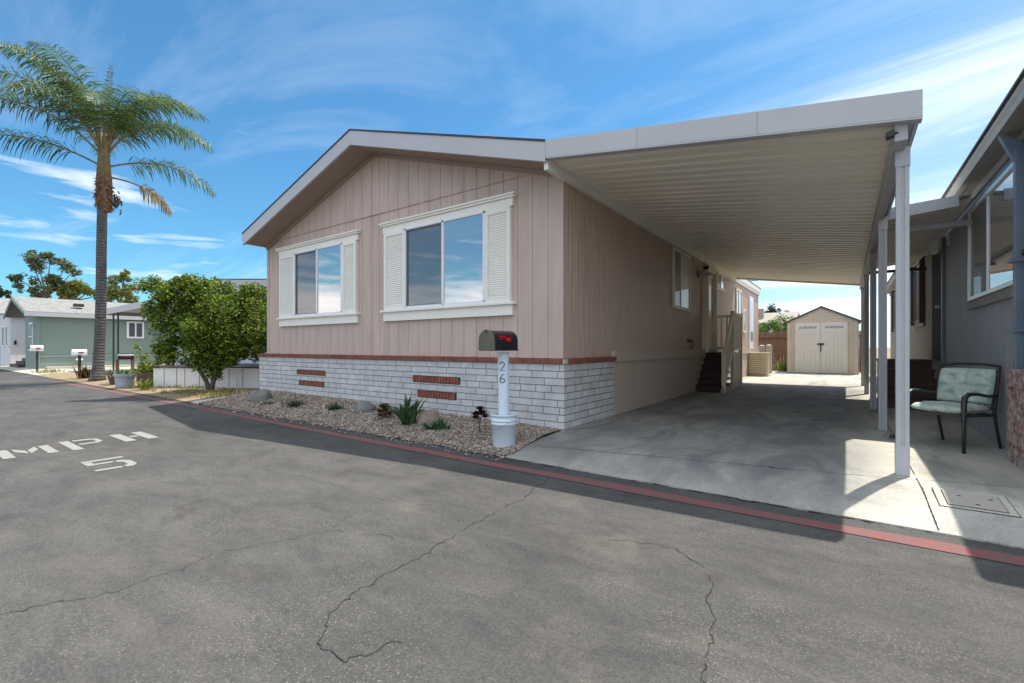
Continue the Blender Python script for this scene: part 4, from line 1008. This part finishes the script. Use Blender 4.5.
# palm
pt=thing('palm_tree','tall feather palm with a smooth grey trunk at the kerb','palm tree',(-21.3,4.6,-.05))
mb=MB()
pr=[(.27,-.1),(.22,.1),(.165,.5),(.155,1.5),(.15,3),(.145,4.5),(.14,5.9),(.155,6.0)]
pts=[(-21.3+.03*z,4.62+.02*z+.03*math.sin(z*.8),z) for _,z in pr]
mb.tube(pts,[r for r,_ in pr],20); mb.build('trunk',M['palmtrunk'],pt,smooth=True)
pc=Vector((-21.12,4.76,0))
mb=MB(); rr=random.Random(12)
mb.tube([(pc.x,pc.y,5.9),(pc.x,pc.y,6.2),(pc.x,pc.y,6.6),(pc.x,pc.y,7.1),(pc.x,pc.y,7.5)],[.17,.24,.23,.22,.17],16)
for i in range(240):
    z=rr.uniform(6.0,7.0); a=rr.uniform(0,6.28); r=.20+.03*math.sin(z*7); p=(pc.x+r*math.cos(a),pc.y+r*math.sin(a),z)
    blade(mb,p,a,R(rr.uniform(-80,70)),rr.uniform(.08,.20),rr.uniform(.03,.08),rr.uniform(0,1.5),3,.2)
for i in range(70):   # hanging old flower stalk on the right
    b=pc+Vector((.09,.30,6.35)); blade(mb,(b.x+rr.gauss(0,.07),b.y+rr.gauss(0,.07),b.z+rr.gauss(0,.17)),rr.uniform(0,6.28),R(rr.uniform(-90,0)),rr.uniform(.1,.25),.05,.5,3,.2)
mb.build('boot_collar',M['boot'],pt)
mb=MB()
for k in range(9):
    a=k*2.39; mb.tube([(pc.x+.12*math.cos(a),pc.y+.12*math.sin(a),7.1),(pc.x+.10*math.cos(a),pc.y+.10*math.sin(a),7.9),(pc.x+.2*math.cos(a),pc.y+.2*math.sin(a),8.6)],[.10,.07,.03],8)
mb.build('leaf_bases',M['crownshaft'],pt,smooth=True)
Lt=Vector((.21,.98,0)).normalized(); Dp=Vector((-.98,.21,0)).normalized()
def frond(mb,ms,phi,e0,drop,Ln,z0,seed,ll=.95,bare=.16,sag=.62,dens=1.0):
    rr=random.Random(seed); d=Lt*math.cos(phi)+Dp*math.sin(phi); sd=Vector((-d.y,d.x,0))
    p=pc+d*.10+Vector((0,0,z0)); n=18; P=[]; T=[]
    tw=rr.uniform(-.25,.25)
    for i in range(n+1):
        t=i/n; el=e0-drop*(t**1.35); dd=(d+sd*tw*t).normalized(); dr=dd*math.cos(el)+Vector((0,0,math.sin(el)))
        P.append(p.copy()); T.append(dr); p=p+dr*(Ln/n)
    ms.tube(P,[.034*(1-.88*(i/n)) for i in range(n+1)],6)
    m=int(84*dens)
    for i in range(m):
        t=bare+(1-bare)*(i+rr.random())/m; q=min(n-1,int(t*n)); f=t*n-q; b=P[q].lerp(P[q+1],f); dr=T[q]
        l=ll*(math.sin(math.pi*min(1,.22+t*.76))**.6)*rr.uniform(.8,1.12)
        for s in (-1,1):
            pl=rr.uniform(-.35,.45)          # plumose: leaflets leave in several planes
            up=sd.cross(dr).normalized(); u=(dr*rr.uniform(.35,.7)+sd*s*.95+ (up if up.z>0 else -up)*pl).normalized()
            a=b+u*l*.42; w2=(u+Vector((0,0,-sag*rr.uniform(.8,1.3)))).normalized(); c=a+w2*l*.34; w3=(w2+Vector((0,0,-sag*.9))).normalized(); e=c+w3*l*.30
            wd=.014; pn=dr*wd
            mb.add([b-pn*.5,b+pn*.5,a+pn,a-pn,c+pn*.8,c-pn*.8,e],[(0,1,2,3),(3,2,4,5),(5,4,6)])
ml_=MB(); ms_=MB()
FR=[(math.pi,24,72,4.5,7.4),(0.05,28,80,4.1,7.4),
    (math.pi+.15,66,112,4.9,7.9),(math.pi-.2,50,100,4.7,7.8),(math.pi+.5,76,112,4.6,8.0),(math.pi-.55,68,118,4.5,8.0),(math.pi+.8,54,115,4.4,7.8),
    (.1,62,112,4.5,7.9),(-.2,76,116,4.7,8.0),(.5,70,120,4.3,8.0),(-.6,56,112,4.3,7.8),(-.85,72,112,4.3,8.0),
    (math.pi/2,62,125,4.3,7.9),(-math.pi/2,60,130,4.3,7.9),(-math.pi/2+.4,74,135,4.2,8.0),(1.15,78,115,4.4,8.1),
    (math.pi+.05,84,112,4.6,8.2),(.05,84,120,4.4,8.2),(2.3,82,110,4.4,8.2),(-2.3,80,118,4.4,8.2),(math.pi-.25,78,66,3.5,8.3),(.3,80,70,3.4,8.3)]
for k,(ph,e0,dp,Ln,z0) in enumerate(FR): frond(ml_,ms_,ph,R(e0),R(dp),Ln*.87,z0+.1,100+k,dens=1.0)
frond(ml_,ms_,1.0,R(89),R(12),3.0,8.3,77,ll=.25,bare=.3,sag=.1,dens=.5)
ml_.build('fronds',M['palmleaf'],pt); ms_.build('frond_stems',M['crownshaft'],pt)
a_=MB(); b_=MB(); frond(a_,b_,.12,R(2),R(70),2.2,7.15,500,ll=.72,bare=.36,sag=1.9,dens=.8)
df=b_.build('dead_frond_stem',M['crownshaft'],pt); a_.build('dead_frond',M['deadfrond'],df)
# background trees
def fartree(name,cl,base,n,leaf,mat,label,seed,tr=.25):
    rr=random.Random(seed); t=thing(name,label,'tree',(base[0],base[1],0))
    mb=MB(); bz=base[2]
    fork=(base[0],base[1],min(c[2] for c,_ in cl)-.6)
    limb(mb,[(base[0],base[1],-.1),(base[0]+.2,base[1],fork[2]*.5),fork],tr,tr*.6,8)
    for c,r in cl: limb(mb,[fork,((fork[0]+c[0])/2+rr.uniform(-.3,.3),(fork[1]+c[1])/2,(fork[2]+c[2])/2-.2),c],tr*.4,tr*.12,6)
    mb.build('trunk',M['bark'],t)
    mb=MB(); crown(mb,cl,n,leaf,rr,.45,.35,.42); mb.build('crown',mat,t)
fartree('eucalyptus_tree',[((-85.0,12.6,12.1),1.5),((-83.8,13.5,12.6),.9),((-85.9,12.0,13.0),.9),((-87.1,11.0,10.2),.9),((-87,11,8.9),.7),((-85.6,12.2,9.7),.6),((-82.1,14.7,11.7),1.0),((-81.4,15.2,10.9),.8),((-83.2,13.9,9.6),1.2),((-84.8,12.7,8.2),1.3)],(-84,13.2,0),3600,.42,M['euca'],'airy eucalyptus tree with scattered crown clumps rising behind the green house',41)
fartree('spreading_tree',[((-83.2,13.9,8.9),1.1),((-80.6,15.8,8.9),1.1),((-79.6,16.5,8.6),1.0),((-81.8,15,8.6),1.1),((-78.4,17.4,8.2),1.1),((-82.5,14.5,7.8),1.2)],(-81,15.4,0),3200,.42,M['euca2'],'golden green tree with a flat crown just left of the palm trunk',42)
fartree('conifer_tree',[((-70.8,16.7,9.3),.62),((-70.6,16.8,8.4),.8),((-69.6,17.6,9.9),.55),((-69.5,17.6,9.0),.8),((-70.3,17.0,7.6),1.1),((-69.0,18.0,7.9),.9),((-71.3,16.3,6.9),.9),((-69.3,17.8,6.7),1.1)],(-70,17.2,0),3600,.32,M['euca2'],'pair-topped yellow green tree right of the palm trunk',43)
fartree('distant_tree',[((-89.6,9.3,8.3),1.0),((-88.5,10.1,7.5),.9),((-90.6,8.5,8.8),1.3),((-89,9.8,6.5),1.2)],(-89,9.6,0),1800,.42,M['pine'],'dark tree at the far left edge behind the white house',44)
fartree('distant_tree',[((-11.5,102.7,7.8),1.5),((-12.3,102.5,7.1),1.1),((-10.8,103,7.0),1.1)],(-11.5,102.7,0),1500,.45,M['pine'],'round dark tree far beyond the shed, left one',45)
fartree('distant_tree',[((-9.5,104.2,7.2),.9),((-9.0,104.2,6.7),.7)],(-9.5,104.2,0),700,.45,M['pine'],'small round tree far beyond the shed, right one',46)
rr=random.Random(8)
t=thing('bush','bright green bush looking over the wooden fence','bush',(-3.8,36.7,0)); mb=MB()
crown(mb,[((-4.3,36.4,2.4),.75),((-3.7,36.7,2.6),.8),((-3.1,37.0,2.4),.75),((-3.8,36.7,1.6),1.1),((-5.0,36,2.0),.8)],3500,.16,rr,.5,.5,.4); mb.build('crown',M['bush'],t)
mb=MB(); limb(mb,[(-3.8,36.7,-.1),(-3.8,36.7,1.6)],.09,.05); mb.build('stem',M['bark'],t)
rr=random.Random(14)
tuft('weed_clump',-2.35,25.6,140,.6,.03,.5,M['weed'],'yellow-green weeds growing between the fence and the shed','weeds',(50,88),.6)
mb=MB()
for i in range(30): blade(mb,(.49+rr.gauss(0,.03),7.55+rr.gauss(0,.12),0),rr.uniform(0,6.28),R(rr.uniform(10,60)),rr.uniform(.04,.09),.014,.4,3,.2)
tag(mb.build('weed',M['smallgreen'],loc=(.49,7.5,0)),'sprawling green weed in the slab joint near the second carport post','weed')
# dry grass under the citrus tree
mb=MB(); rr=random.Random(15)
for i in range(2600):
    x=rr.uniform(-16.2,-11.6); y=rr.uniform(4.3,5.5)
    if y<4.3+.25*noise.noise(Vector((x*2,0,0)))+.1 or noise.noise(Vector((x*1.3,y*2,4)))<-.12: continue
    blade(mb,(x,y,gz(y)),rr.uniform(0,6.28),R(rr.uniform(30,85)),rr.uniform(.05,.15),.010,.6,2,.1)
tag(mb.build('dry_grass',M['grass']),'yellowed grass strip under the citrus tree','grass',kind='stuff')

# ------------------------------------------------------------------ left-hand neighbours
pw_=thing('panel_planter','low off-white panelled deck skirt behind the citrus tree','deck',(-14.5,5.4,0))
A=Vector((-16.15,4.72,0)); B=Vector((-12.2,6.85,0)); D=(B-A).normalized(); Nn=Vector((-D.y,D.x,0))
def seg(mb,s0,s1,t0,t1,z0,z1):
    c=[A+D*s0+Nn*t0,A+D*s1+Nn*t0,A+D*s1+Nn*t1,A+D*s0+Nn*t1]
    mb.add([(p.x,p.y,z0) for p in c]+[(p.x,p.y,z1) for p in c],[(0,3,2,1),(4,5,6,7),(0,1,5,4),(1,2,6,5),(2,3,7,6),(3,0,4,7)])
Ls=(B-A).length; s=0; wds=[.36,.40,.26,.46,.42,.5,.42,.5,.42,.4,.5]
for k,w in enumerate(wds):
    if s>=Ls: break
    mb=MB(); seg(mb,s+.012,min(s+w,Ls)-.012,0,.03,-.04,.54+(.005 if k%2 else 0)); mb.build('panel',M['panelwall'],pw_); s+=w
mb=MB(); seg(mb,0,Ls,.03,.06,-.04,.54); mb.build('backing',M['darkgap'],pw_)
mb=MB(); seg(mb,-.05,Ls,-.04,2.4,.555,.60); mb.build('deck_floor',M['dark'],pw_)
nh=thing('mobile_home','pale flat-roofed mobile home behind the citrus tree','mobile home',(-18,7,0))
mb=MB(); mb.box(-23.7,-12.95,7.6,22,.0,2.95); mb.build('wall',M['neighbour'],nh)
mb=MB(); mb.prism([(-23.9,2.95),(-12.7,2.95),(-12.7,3.10),(-18.3,3.55),(-23.9,3.10)],'y',7.2,22.2); mb.build('roof',M['fascia'],nh,bevel=.01)
mb=MB(); mb.prism([(-12.75,3.12),(-18.3,3.57),(-23.85,3.12),(-18.3,3.60)],'y',7.19,22.2); mb.build('roof_edge',M['gutter'],nh)
mb=MB(); mb.box(-22.2,-21.3,9.0,9.9,3.1,3.95); mb.build('roof_vent',M['purple'],nh,bevel=.03)
for (a,b) in ((-20.5,-18.8),):
    mb=MB(); mb.box(a,b,7.56,7.597,1.3,2.4); w=mb.build('window',M['alu'],nh); mb=MB(); mb.box(a+.06,b-.06,7.55,7.56,1.36,2.34); mb.build('pane',M['glass'],w)
na=thing('carport','blue-white patio roof on thin green posts beyond the palm','carport',(-27,6.7,0))
mb=MB(); mb.prism([(-29.5,2.90),(-23.7,2.92),(-23.7,3.02),(-29.5,2.97)],'y',6.6,16); mb.build('roof_panel',M['fascia'],na)
mb=MB(); mb.prism([(-29.55,2.70),(-22.6,2.80),(-22.6,3.06),(-29.55,2.985)],'y',6.56,6.60); mb.build('front_fascia',M['fascia'],na); 
mb=MB(); mb.box(-29.57,-29.5,6.56,16,2.72,2.98); mb.build('gutter',M['fascia'],na)
for (x,y) in ((-28.3,6.72),(-27.6,6.72),(-28.3,10.5)):
    mb=MB(); mb.box(x-.03,x+.03,y-.03,y+.03,0,2.9); mb.build('post',M['pine_paint'],na)
gh_=thing('mobile_home','sage green mobile home with grey shingle roof and white fascia','mobile home',(-34.1,5,0))
mb=MB(); mb.box(-37.2,-34.15,5.0,20,0,2.9); mb.add([(-37.7,5.0,2.85),(-34.15,5.0,2.85),(-37.4,5.0,3.85),(-37.7,5.0,3.85)],[(0,1,2,3)]); mb.build('wall',M['greenhouse'],gh_)
mb=MB(); mb.box(-34.15,-34.10,5.0,20,.62,.70); mb.box(-34.15,-34.11,5.0,5.12,0,2.8); mb.build('trim_board',M['greenhouse'],gh_)
mb=MB(); mb.prism([(-33.8,2.98),(-37.6,3.98),(-40.3,3.0),(-40.3,2.9),(-37.6,3.86),(-33.8,2.86)],'y',4.55,20.4); rf=mb.build('roof',M['roofshingle'],gh_)
mb=MB(); mb.box(-35.3,-34.9,6.6,7.0,3.42,3.58); mb.build('roof_vent',M['dark'],rf)
mb=MB(); mb.box(-33.84,-33.78,4.5,20.4,2.74,2.95); mb.build('fascia',M['fascia'],gh_)
mb=MB(); mb.prism([(-33.8,2.76),(-37.6,3.74),(-40.3,2.78),(-40.3,2.95),(-37.6,3.95),(-33.8,2.95)],'y',4.50,4.545); mb.build('gable_fascia',M['greenhouse'],gh_)
mb=MB(); mb.box(-35.9,-35.0,4.94,4.995,.95,2.45); w=mb.build('window',M['white'],gh_); mb=MB(); mb.box(-35.82,-35.08,4.92,4.94,1.03,1.68); mb.build('pane',M['glassdark'],w); mb=MB(); mb.box(-35.82,-35.08,4.92,4.94,1.74,2.37); mb.build('pane',M['glassdark'],w)
mb=MB(); mb.box(-34.145,-34.06,8.70,9.52,1.66,2.66); w=mb.build('window',M['white'],gh_,bevel=.01)
for a,b in ((8.80,9.07),(9.15,9.42)):
    mb=MB(); mb.box(-34.06,-34.05,a,b,1.76,2.56); mb.build('pane',M['screen'],w)
mb=MB(); mb.box(-34.14,-34.11,6.5,6.8,.42,.52); mb.build('skirt_vent',M['white'],gh_)
mb=MB(); mb.box(-34.1,-33.4,5.3,20,.0,.12); mb.build('foundation_kerb',M['kerbconc'],gh_)
wh=thing('mobile_home','white mobile home with shingle roof at the far left edge','mobile home',(-42,5,0))
mb=MB(); grooved(mb,'y',5.0,20,-42.0,1,0,lambda y:3.2,.3); mb.add([(-42,5,0),(-49,5,0),(-49,5,3.2),(-45.5,5,4.2),(-42,5,3.2)],[(0,1,2,3,4)]); mb.quad((-49,5,0),(-49,20,0),(-49,20,3.2),(-49,5,3.2)); mb.build('wall',M['whitehouse'],wh)
mb=MB(); mb.prism([(-41.6,3.2),(-45.5,4.4),(-49.4,3.2),(-49.4,3.08),(-45.5,4.26),(-41.6,3.08)],'y',4.5,20.3); mb.build('roof',M['roofshingle'],wh)
for (a,b) in ((-43.0,-42.5),(-44.6,-43.9)):
    mb=MB(); mb.box(a,b,4.93,4.995,1.2,2.5); w=mb.build('window',M['white'],wh); mb=MB(); mb.box(a+.07,b-.07,4.92,4.93,1.27,2.43); mb.build('pane',M['glassdark'],w)
mb=MB(); mb.box(-42.0,-41.95,5.15,5.25,1.3,1.55); mb.build('wall_lamp',M['black'],wh)
ss=thing('entry_steps','dark grey entry steps between the white and green homes','steps',(-38.6,4.9,0))
for i in range(5): mb=MB(); mb.box(-40.2,-37.5,4.75+.25*i,7,.16*i,.16*(i+1)); mb.build('step',M['dark'],ss)
rl_=thing('stair_railing','white stair railing beside the dark entry steps','railing',(-40.5,4.6,0))
for k,y in enumerate((4.3,)):
    mb=MB(); mb.prism([(-41.8,1.55),(-41.2,1.6),(-40.3,1.15),(-40.3,1.05),(-41.2,1.5),(-41.8,1.45)],'y',y,y+.08); mb.build('handrail',M['white'],rl_)
    for i in range(12):
        x=-41.8+i*.135; mb=MB(); mb.box(x,x+.06,y,y+.06,0,1.5 if x<-41.2 else 1.5-(x+41.2)*.48); mb.build('baluster',M['white'],rl_)
mb=MB(); mb.box(-41.85,-41.72,4.25,4.4,0,1.7); mb.box(-40.32,-40.2,4.25,4.4,0,1.2); mb.build('newel_post',M['white'],rl_)
# kerbside mailboxes
def mailbox(x,y,zb,h,mat,matp,label,legs=1,w=.22):
    t=thing('mailbox',label,'mailbox',(x,y,0)); pr=mbox(0,0,x-w/2,x+w/2,zb,zb+h)
    m=MB(); m.prism(pr,'y',y-.2,y+.2); m.build('body',mat,t,bevel=.004)
    m=MB(); m.prism(mbox(0,0,x-w/2-.004,x+w/2+.004,zb-.004,zb+h+.004),'y',y-.22,y-.202); m.build('door',mat,t)
    for k in range(legs):
        yy=y if legs==1 else y-.2+.4*k
        m=MB(); m.box(x-.04,x+.04,yy-.04,yy+.04,-.1,zb); m.build('post',matp,t)
    m=MB(); m.box(x+w/2+.004,x+w/2+.014,y-.05,y+.1,zb+h*.4,zb+h*.6); m.build('flag',M['red'],t)
mailbox(-30.38,4.46,.96,.27,M['alu'],M['dark'],'pale mailbox on a dark post in front of the sage green home corner')
mailbox(-23.7,4.62,.84,.22,M['white'],M['pole'],'white and blue mailbox on a dark post just left of the palm trunk')
mailbox(-19.3,4.88,.74,.20,M['blackmail'],M['fencewood'],'black mailbox on two wooden legs right of the palm trunk',2,.3)
# potted and loose plants
def pot(x,y,prof,mat,label,leafm,n,h,w,plabel,sp=.2,cat='plant pot'):
    t=thing('plant_pot',label,cat,(x,y,gz(y))); z=gz(y)
    m=MB(); m.lathe(x,y,[(r,z+q) for r,q in prof],24); m.build('pot',mat,t,smooth=False)
    m=MB()
    for i in range(n): blade(m,(x+rr.gauss(0,sp*.5),y+rr.gauss(0,sp*.5),z+prof[-1][1]-.03),rr.uniform(0,6.28),R(rr.uniform(30,85)),h*rr.uniform(.5,1.1),w,rr.uniform(.2,1.2),4,.25)
    m.build('leaves',leafm,t)
pot(-17.42,4.4,[(0,0),(.20,0),(.22,.05),(.24,.34),(.27,.34),(.27,.42),(.22,.42),(.21,.38),(0,.38)],M['potgrey'],'grey round pot of green leaves at the kerb under the black mailbox',M['bush'],70,.24,.05,'')
pot(-16.75,4.8,[(0,0),(.24,0),(.30,.18),(.28,.42),(.25,.42),(.24,.38),(0,.38)],M['potdark'],'brown barrel pot with a tall yellow-green shrub',M['weed'],60,.5,.05,'')
pot(-18.9,4.55,[(0,0),(.15,0),(.20,.26),(.17,.26),(0,.24)],M['potdark'],'dark pot with dusky spiky plant beside the palm base',M['greentuft'],70,.38,.03,'')
t=thing('shrub','loose yellow-green shrub between the black mailbox and the deck skirt','shrub',(-17.0,4.75,0)); mb=MB(); rr=random.Random(4)
crown(mb,[((-17.05,4.65,.95),.22),((-16.95,4.75,.65),.25),((-17.0,4.7,.4),.28),((-16.7,4.85,.5),.25),((-17.1,4.6,1.15),.13)],900,.07,rr,.5,.3,.5); mb.build('crown',M['weed'],t)
mb=MB(); limb(mb,[(-17,4.7,-.05),(-17.0,4.7,.6),(-17.05,4.65,1.1)],.02,.008,6); mb.build('stem',M['bark'],t)
t=thing('shrub','round dark green shrub against the left end of the deck skirt','shrub',(-16.5,5.3,0)); mb=MB()
crown(mb,[((-16.55,5.25,.85),.26),((-16.35,5.35,.75),.25),((-16.75,5.15,.75),.2)],900,.08,rr,.5,.3,.5); mb.build('crown',M['pine'],t)
mb=MB(); limb(mb,[(-16.5,5.3,-.05),(-16.55,5.25,.7)],.02,.01,6); mb.build('stem',M['bark'],t)
tuft('flowering_plant',-23.2,4.7,80,.55,.05,.35,M['aeobrown'],'straggly bronze plant at the left foot of the palm',tl=(40,88),dr=.4)
tuft('grass_clump',-29.3,4.75,90,.25,.03,.8,M['grass'],'dry grass clump beside the pale mailbox','grass')
tuft('spiky_plant',-15.95,4.42,40,.45,.03,.2,M['weed'],'arching strappy plant in front of the deck skirt corner',tl=(30,80),dr=1.2)

# ------------------------------------------------------------------ beyond the fence
fh=thing('distant_house','low tan house seen over the fence beyond the shed','house',(-7,69,0))
mb=MB(); mb.box(-11,-5.2,67,76,-.1,4.1); mb.build('wall',M['farwall'],fh)
mb=MB(); mb.prism([(66.3,4.05),(71.5,5.6),(76.7,4.05),(76.7,4.2),(71.5,5.8),(66.3,4.2)],'x',-11.6,-5.0); r_=mb.build('roof',M['farwall'],fh)
mb=MB(); mb.box(-9.6,-8.8,68.5,69.3,4.5,6.2); mb.build('chimney',M['farwall'],r_)
mb=MB(); mb.box(-8.6,-7.6,66.95,66.99,2.8,3.8); w=mb.build('window',M['white'],fh); mb=MB(); mb.box(-8.5,-7.7,66.93,66.95,2.9,3.7); mb.build('pane',M['glassdark'],w)
# across the street, seen only mirrored in the front windows
up=thing('utility_pole','dark wooden utility pole across the street','utility pole',(-34,-16,0))
mb=MB(); mb.tube([(-34,-16,-.2),(-34,-16,11)],[.19,.12],10); mb.build('shaft',M['pole'],up)
for z in (8.2,9.9):
    mb=MB(); mb.box(-35.2,-32.8,-16.2,-16.05,z,z+.14); mb.build('crossarm',M['pole'],up)
mb=MB(); rr=random.Random(61)
for i in range(420):
    x=rr.uniform(-11.2,-3.2); y=rr.uniform(KE+.05,5.45) if rr.random()<.8 else KE-rr.random()*.5
    z=(gh(x,y) if y>KE else gz(y))+.012; a=rr.uniform(0,6.28); l=rr.uniform(.012,.035); dx,dy=math.cos(a)*l,math.sin(a)*l
    mb.add([(x-dx,y-dy,z),(x+dy*.4,y-dx*.4,z+.006),(x+dx,y+dy,z+rr.uniform(0,.012)),(x-dy*.4,y+dx*.4,z+.004)],[(0,1,2),(0,2,3)])
tag(mb.build('leaf_litter',M['aeobrown']),'dead brown leaves scattered over the gravel and road edge','leaf litter',kind='stuff')
mb=MB()
xx=XL+.13
while xx<XR-.2:
    for z in (1.05,1.5,2.0,2.5,3.0,3.5):
        mb.box(xx-.004,xx+.004,YW-.002,YW,z-.004,z+.004)
    xx+=.53
mb.build('nail_heads',M['soffit'],home)
SUN_E=3.3;SKY_E=.15;EXPO=.94;SKY_TINT=(.27,.52,.61,1);CLOUD=(4.3,4.6,4.9,1);CLOUD_FILL=(5.3,5.7,6.3,1);CLOUD_LOW_FILL=(7.2,7.0,7.1,1);CLOC=(9.7,-3.1,0);CLOC2=(7.3,3.7,1.41)

# ------------------------------------------------------------------ camera, light, sky
SUN=Vector((.165,.41,1.0)).normalized()
cam=bpy.data.cameras.new('camera'); co=bpy.data.objects.new('camera',cam); col.objects.link(co)
co.location=(0,0,1.15); co.rotation_euler=(R(90),0,R(35.86)); cam.lens=462*36/1024; cam.shift_y=5.5/1024; cam.clip_end=4000; cam.clip_start=.05
scene.camera=co
sl=bpy.data.lights.new('sun','SUN'); sl.energy=SUN_E; sl.angle=R(.5); sl.color=(1,.94,.85)
so=bpy.data.objects.new('sun',sl); col.objects.link(so); so.rotation_euler=SUN.to_track_quat('Z','Y').to_euler(); so.location=(0,0,30)
wd=bpy.data.worlds.new('World'); scene.world=wd; wd.use_nodes=True; nt=wd.node_tree; N=nt.nodes; L=nt.links
bg=N['Background']; bg.inputs['Strength'].default_value=SKY_E
sky=N.new('ShaderNodeTexSky'); sky.sky_type='NISHITA'; sky.sun_disc=False
sky.sun_elevation=math.asin(SUN.z); sky.sun_rotation=math.atan2(SUN.x,SUN.y)
sky.air_density=1.0; sky.dust_density=.6; sky.ozone_density=2.0; sky.altitude=50
tc=N.new('ShaderNodeTexCoord'); dv=tc.outputs['Generated']
sp=N.new('ShaderNodeSeparateXYZ'); L.new(dv,sp.inputs[0])
def MA(op,a,b=None,c=None):
    m=N.new('ShaderNodeMath'); m.operation=op
    for i,v in enumerate((a,b,c)):
        if v is None: continue
        if isinstance(v,(int,float)): m.inputs[i].default_value=v
        else: L.new(v,m.inputs[i])
    return m.outputs[0]
zz=MA('ADD',MA('MAXIMUM',sp.outputs[2],0.0),.10)
cx_=MA('DIVIDE',sp.outputs[0],zz); cy_=MA('DIVIDE',sp.outputs[1],zz)
cb=N.new('ShaderNodeCombineXYZ'); L.new(cx_,cb.inputs[0]); L.new(cy_,cb.inputs[1])
mp=N.new('ShaderNodeMapping'); mp.inputs['Rotation'].default_value=(0,0,R(-62)); mp.inputs['Scale'].default_value=(.32,1.25,1); mp.inputs['Location'].default_value=CLOC; L.new(cb.outputs[0],mp.inputs[0])
n1=noi(N,L,mp.outputs[0],.75,7,.62,.9)
n2=noi(N,L,cb.outputs[0],.22,3,.5,.3)
# more cloud towards the sun side (right of the picture)
side=MA('ADD',MA('MULTIPLY',sp.outputs[0],.62),MA('MULTIPLY',sp.outputs[1],.78))
bias=MA('MULTIPLY',MA('MAXIMUM',MA('SUBTRACT',side,.15),0.),.30)
v=MA('ADD',MA('ADD',n1,MA('MULTIPLY',MA('SUBTRACT',n2,.5),.35)),bias)
r1=ramp(N,[(.53,0.),(.66,.20),(.84,1.)]); L.new(v,r1.inputs[0])
mask=MA('MULTIPLY',r1.outputs[0],.85)
# small puffs low in the sky
mp2=N.new('ShaderNodeMapping'); mp2.inputs['Scale'].default_value=(3.2,3.2,22); mp2.inputs['Location'].default_value=CLOC2; L.new(dv,mp2.inputs[0])
n3=noi(N,L,mp2.outputs[0],1.0,5,.55,.3)
r2=ramp(N,[(.58,0.),(.70,1.)]); L.new(n3,r2.inputs[0])
band=ramp(N,[(.02,.6),(.12,1.),(.30,.8),(.42,0.)]); L.new(sp.outputs[2],band.inputs[0])
m2=MA('MULTIPLY',r2.outputs[0],MA('MULTIPLY',band.outputs[0],.75))
mask=MA('MAXIMUM',mask,m2)
# white glare haze low on the sun side
hz=MA('MULTIPLY',MA('POWER',MA('MAXIMUM',MA('SUBTRACT',1.0,MA('MULTIPLY',MA('ABSOLUTE',sp.outputs[2]),1.25)),0.),2.2),MA('POWER',MA('MINIMUM',MA('MAXIMUM',MA('MULTIPLY',MA('SUBTRACT',side,.45),1.8),0.),1.),1.5))
mask=MA('MINIMUM',MA('ADD',mask,hz),1.0)
# bright broken cloud added unseen overhead and behind the camera to fill shade
bk=MA('ADD',MA('MULTIPLY',sp.outputs[0],.586),MA('MULTIPLY',sp.outputs[1],-.81))
beh=ramp(N,[(.30,0.),(.55,1.)]); L.new(MA('ADD',MA('MULTIPLY',sp.outputs[2],.75),MA('MULTIPLY',bk,.35)),beh.inputs[0])
m3=ramp(N,[(.36,0.),(.52,1.)]); L.new(noi(N,L,cb.outputs[0],.9,5,.6,.5),m3.inputs[0])
back=MA('MULTIPLY',beh.outputs[0],m3.outputs[0])
lowz=MA('ADD',sp.outputs[2],MA('MULTIPLY',MA('SUBTRACT',n3,.5),.45))  # low cloud band added behind the camera: carport fill, mirrored in the windows
lb=ramp(N,[(.03,1.),(.17,0.)]); L.new(lowz,lb.inputs[0])
bm=ramp(N,[(.0,0.),(.35,.9)]); L.new(MA('MULTIPLY',sp.outputs[1],-1.),bm.inputs[0])
low=MA('MULTIPLY',lb.outputs[0],bm.outputs[0])
tint=mixc(N,L,1,sky.outputs[0],SKY_TINT,'MULTIPLY')
L.new(mixc(N,L,low,mixc(N,L,back,mixc(N,L,mask,tint,CLOUD),CLOUD_FILL),CLOUD_LOW_FILL),bg.inputs['Color'])
scene.view_settings.view_transform='Standard'; scene.view_settings.look='None'; scene.view_settings.exposure=EXPO; scene.view_settings.gamma=1
scene.view_settings.use_curve_mapping=False
scene.render.engine='CYCLES'
scene.cycles.max_bounces=10; scene.cycles.diffuse_bounces=8; scene.cycles.glossy_bounces=4; scene.cycles.transmission_bounces=4
scene.render.resolution_x=1024; scene.render.resolution_y=683
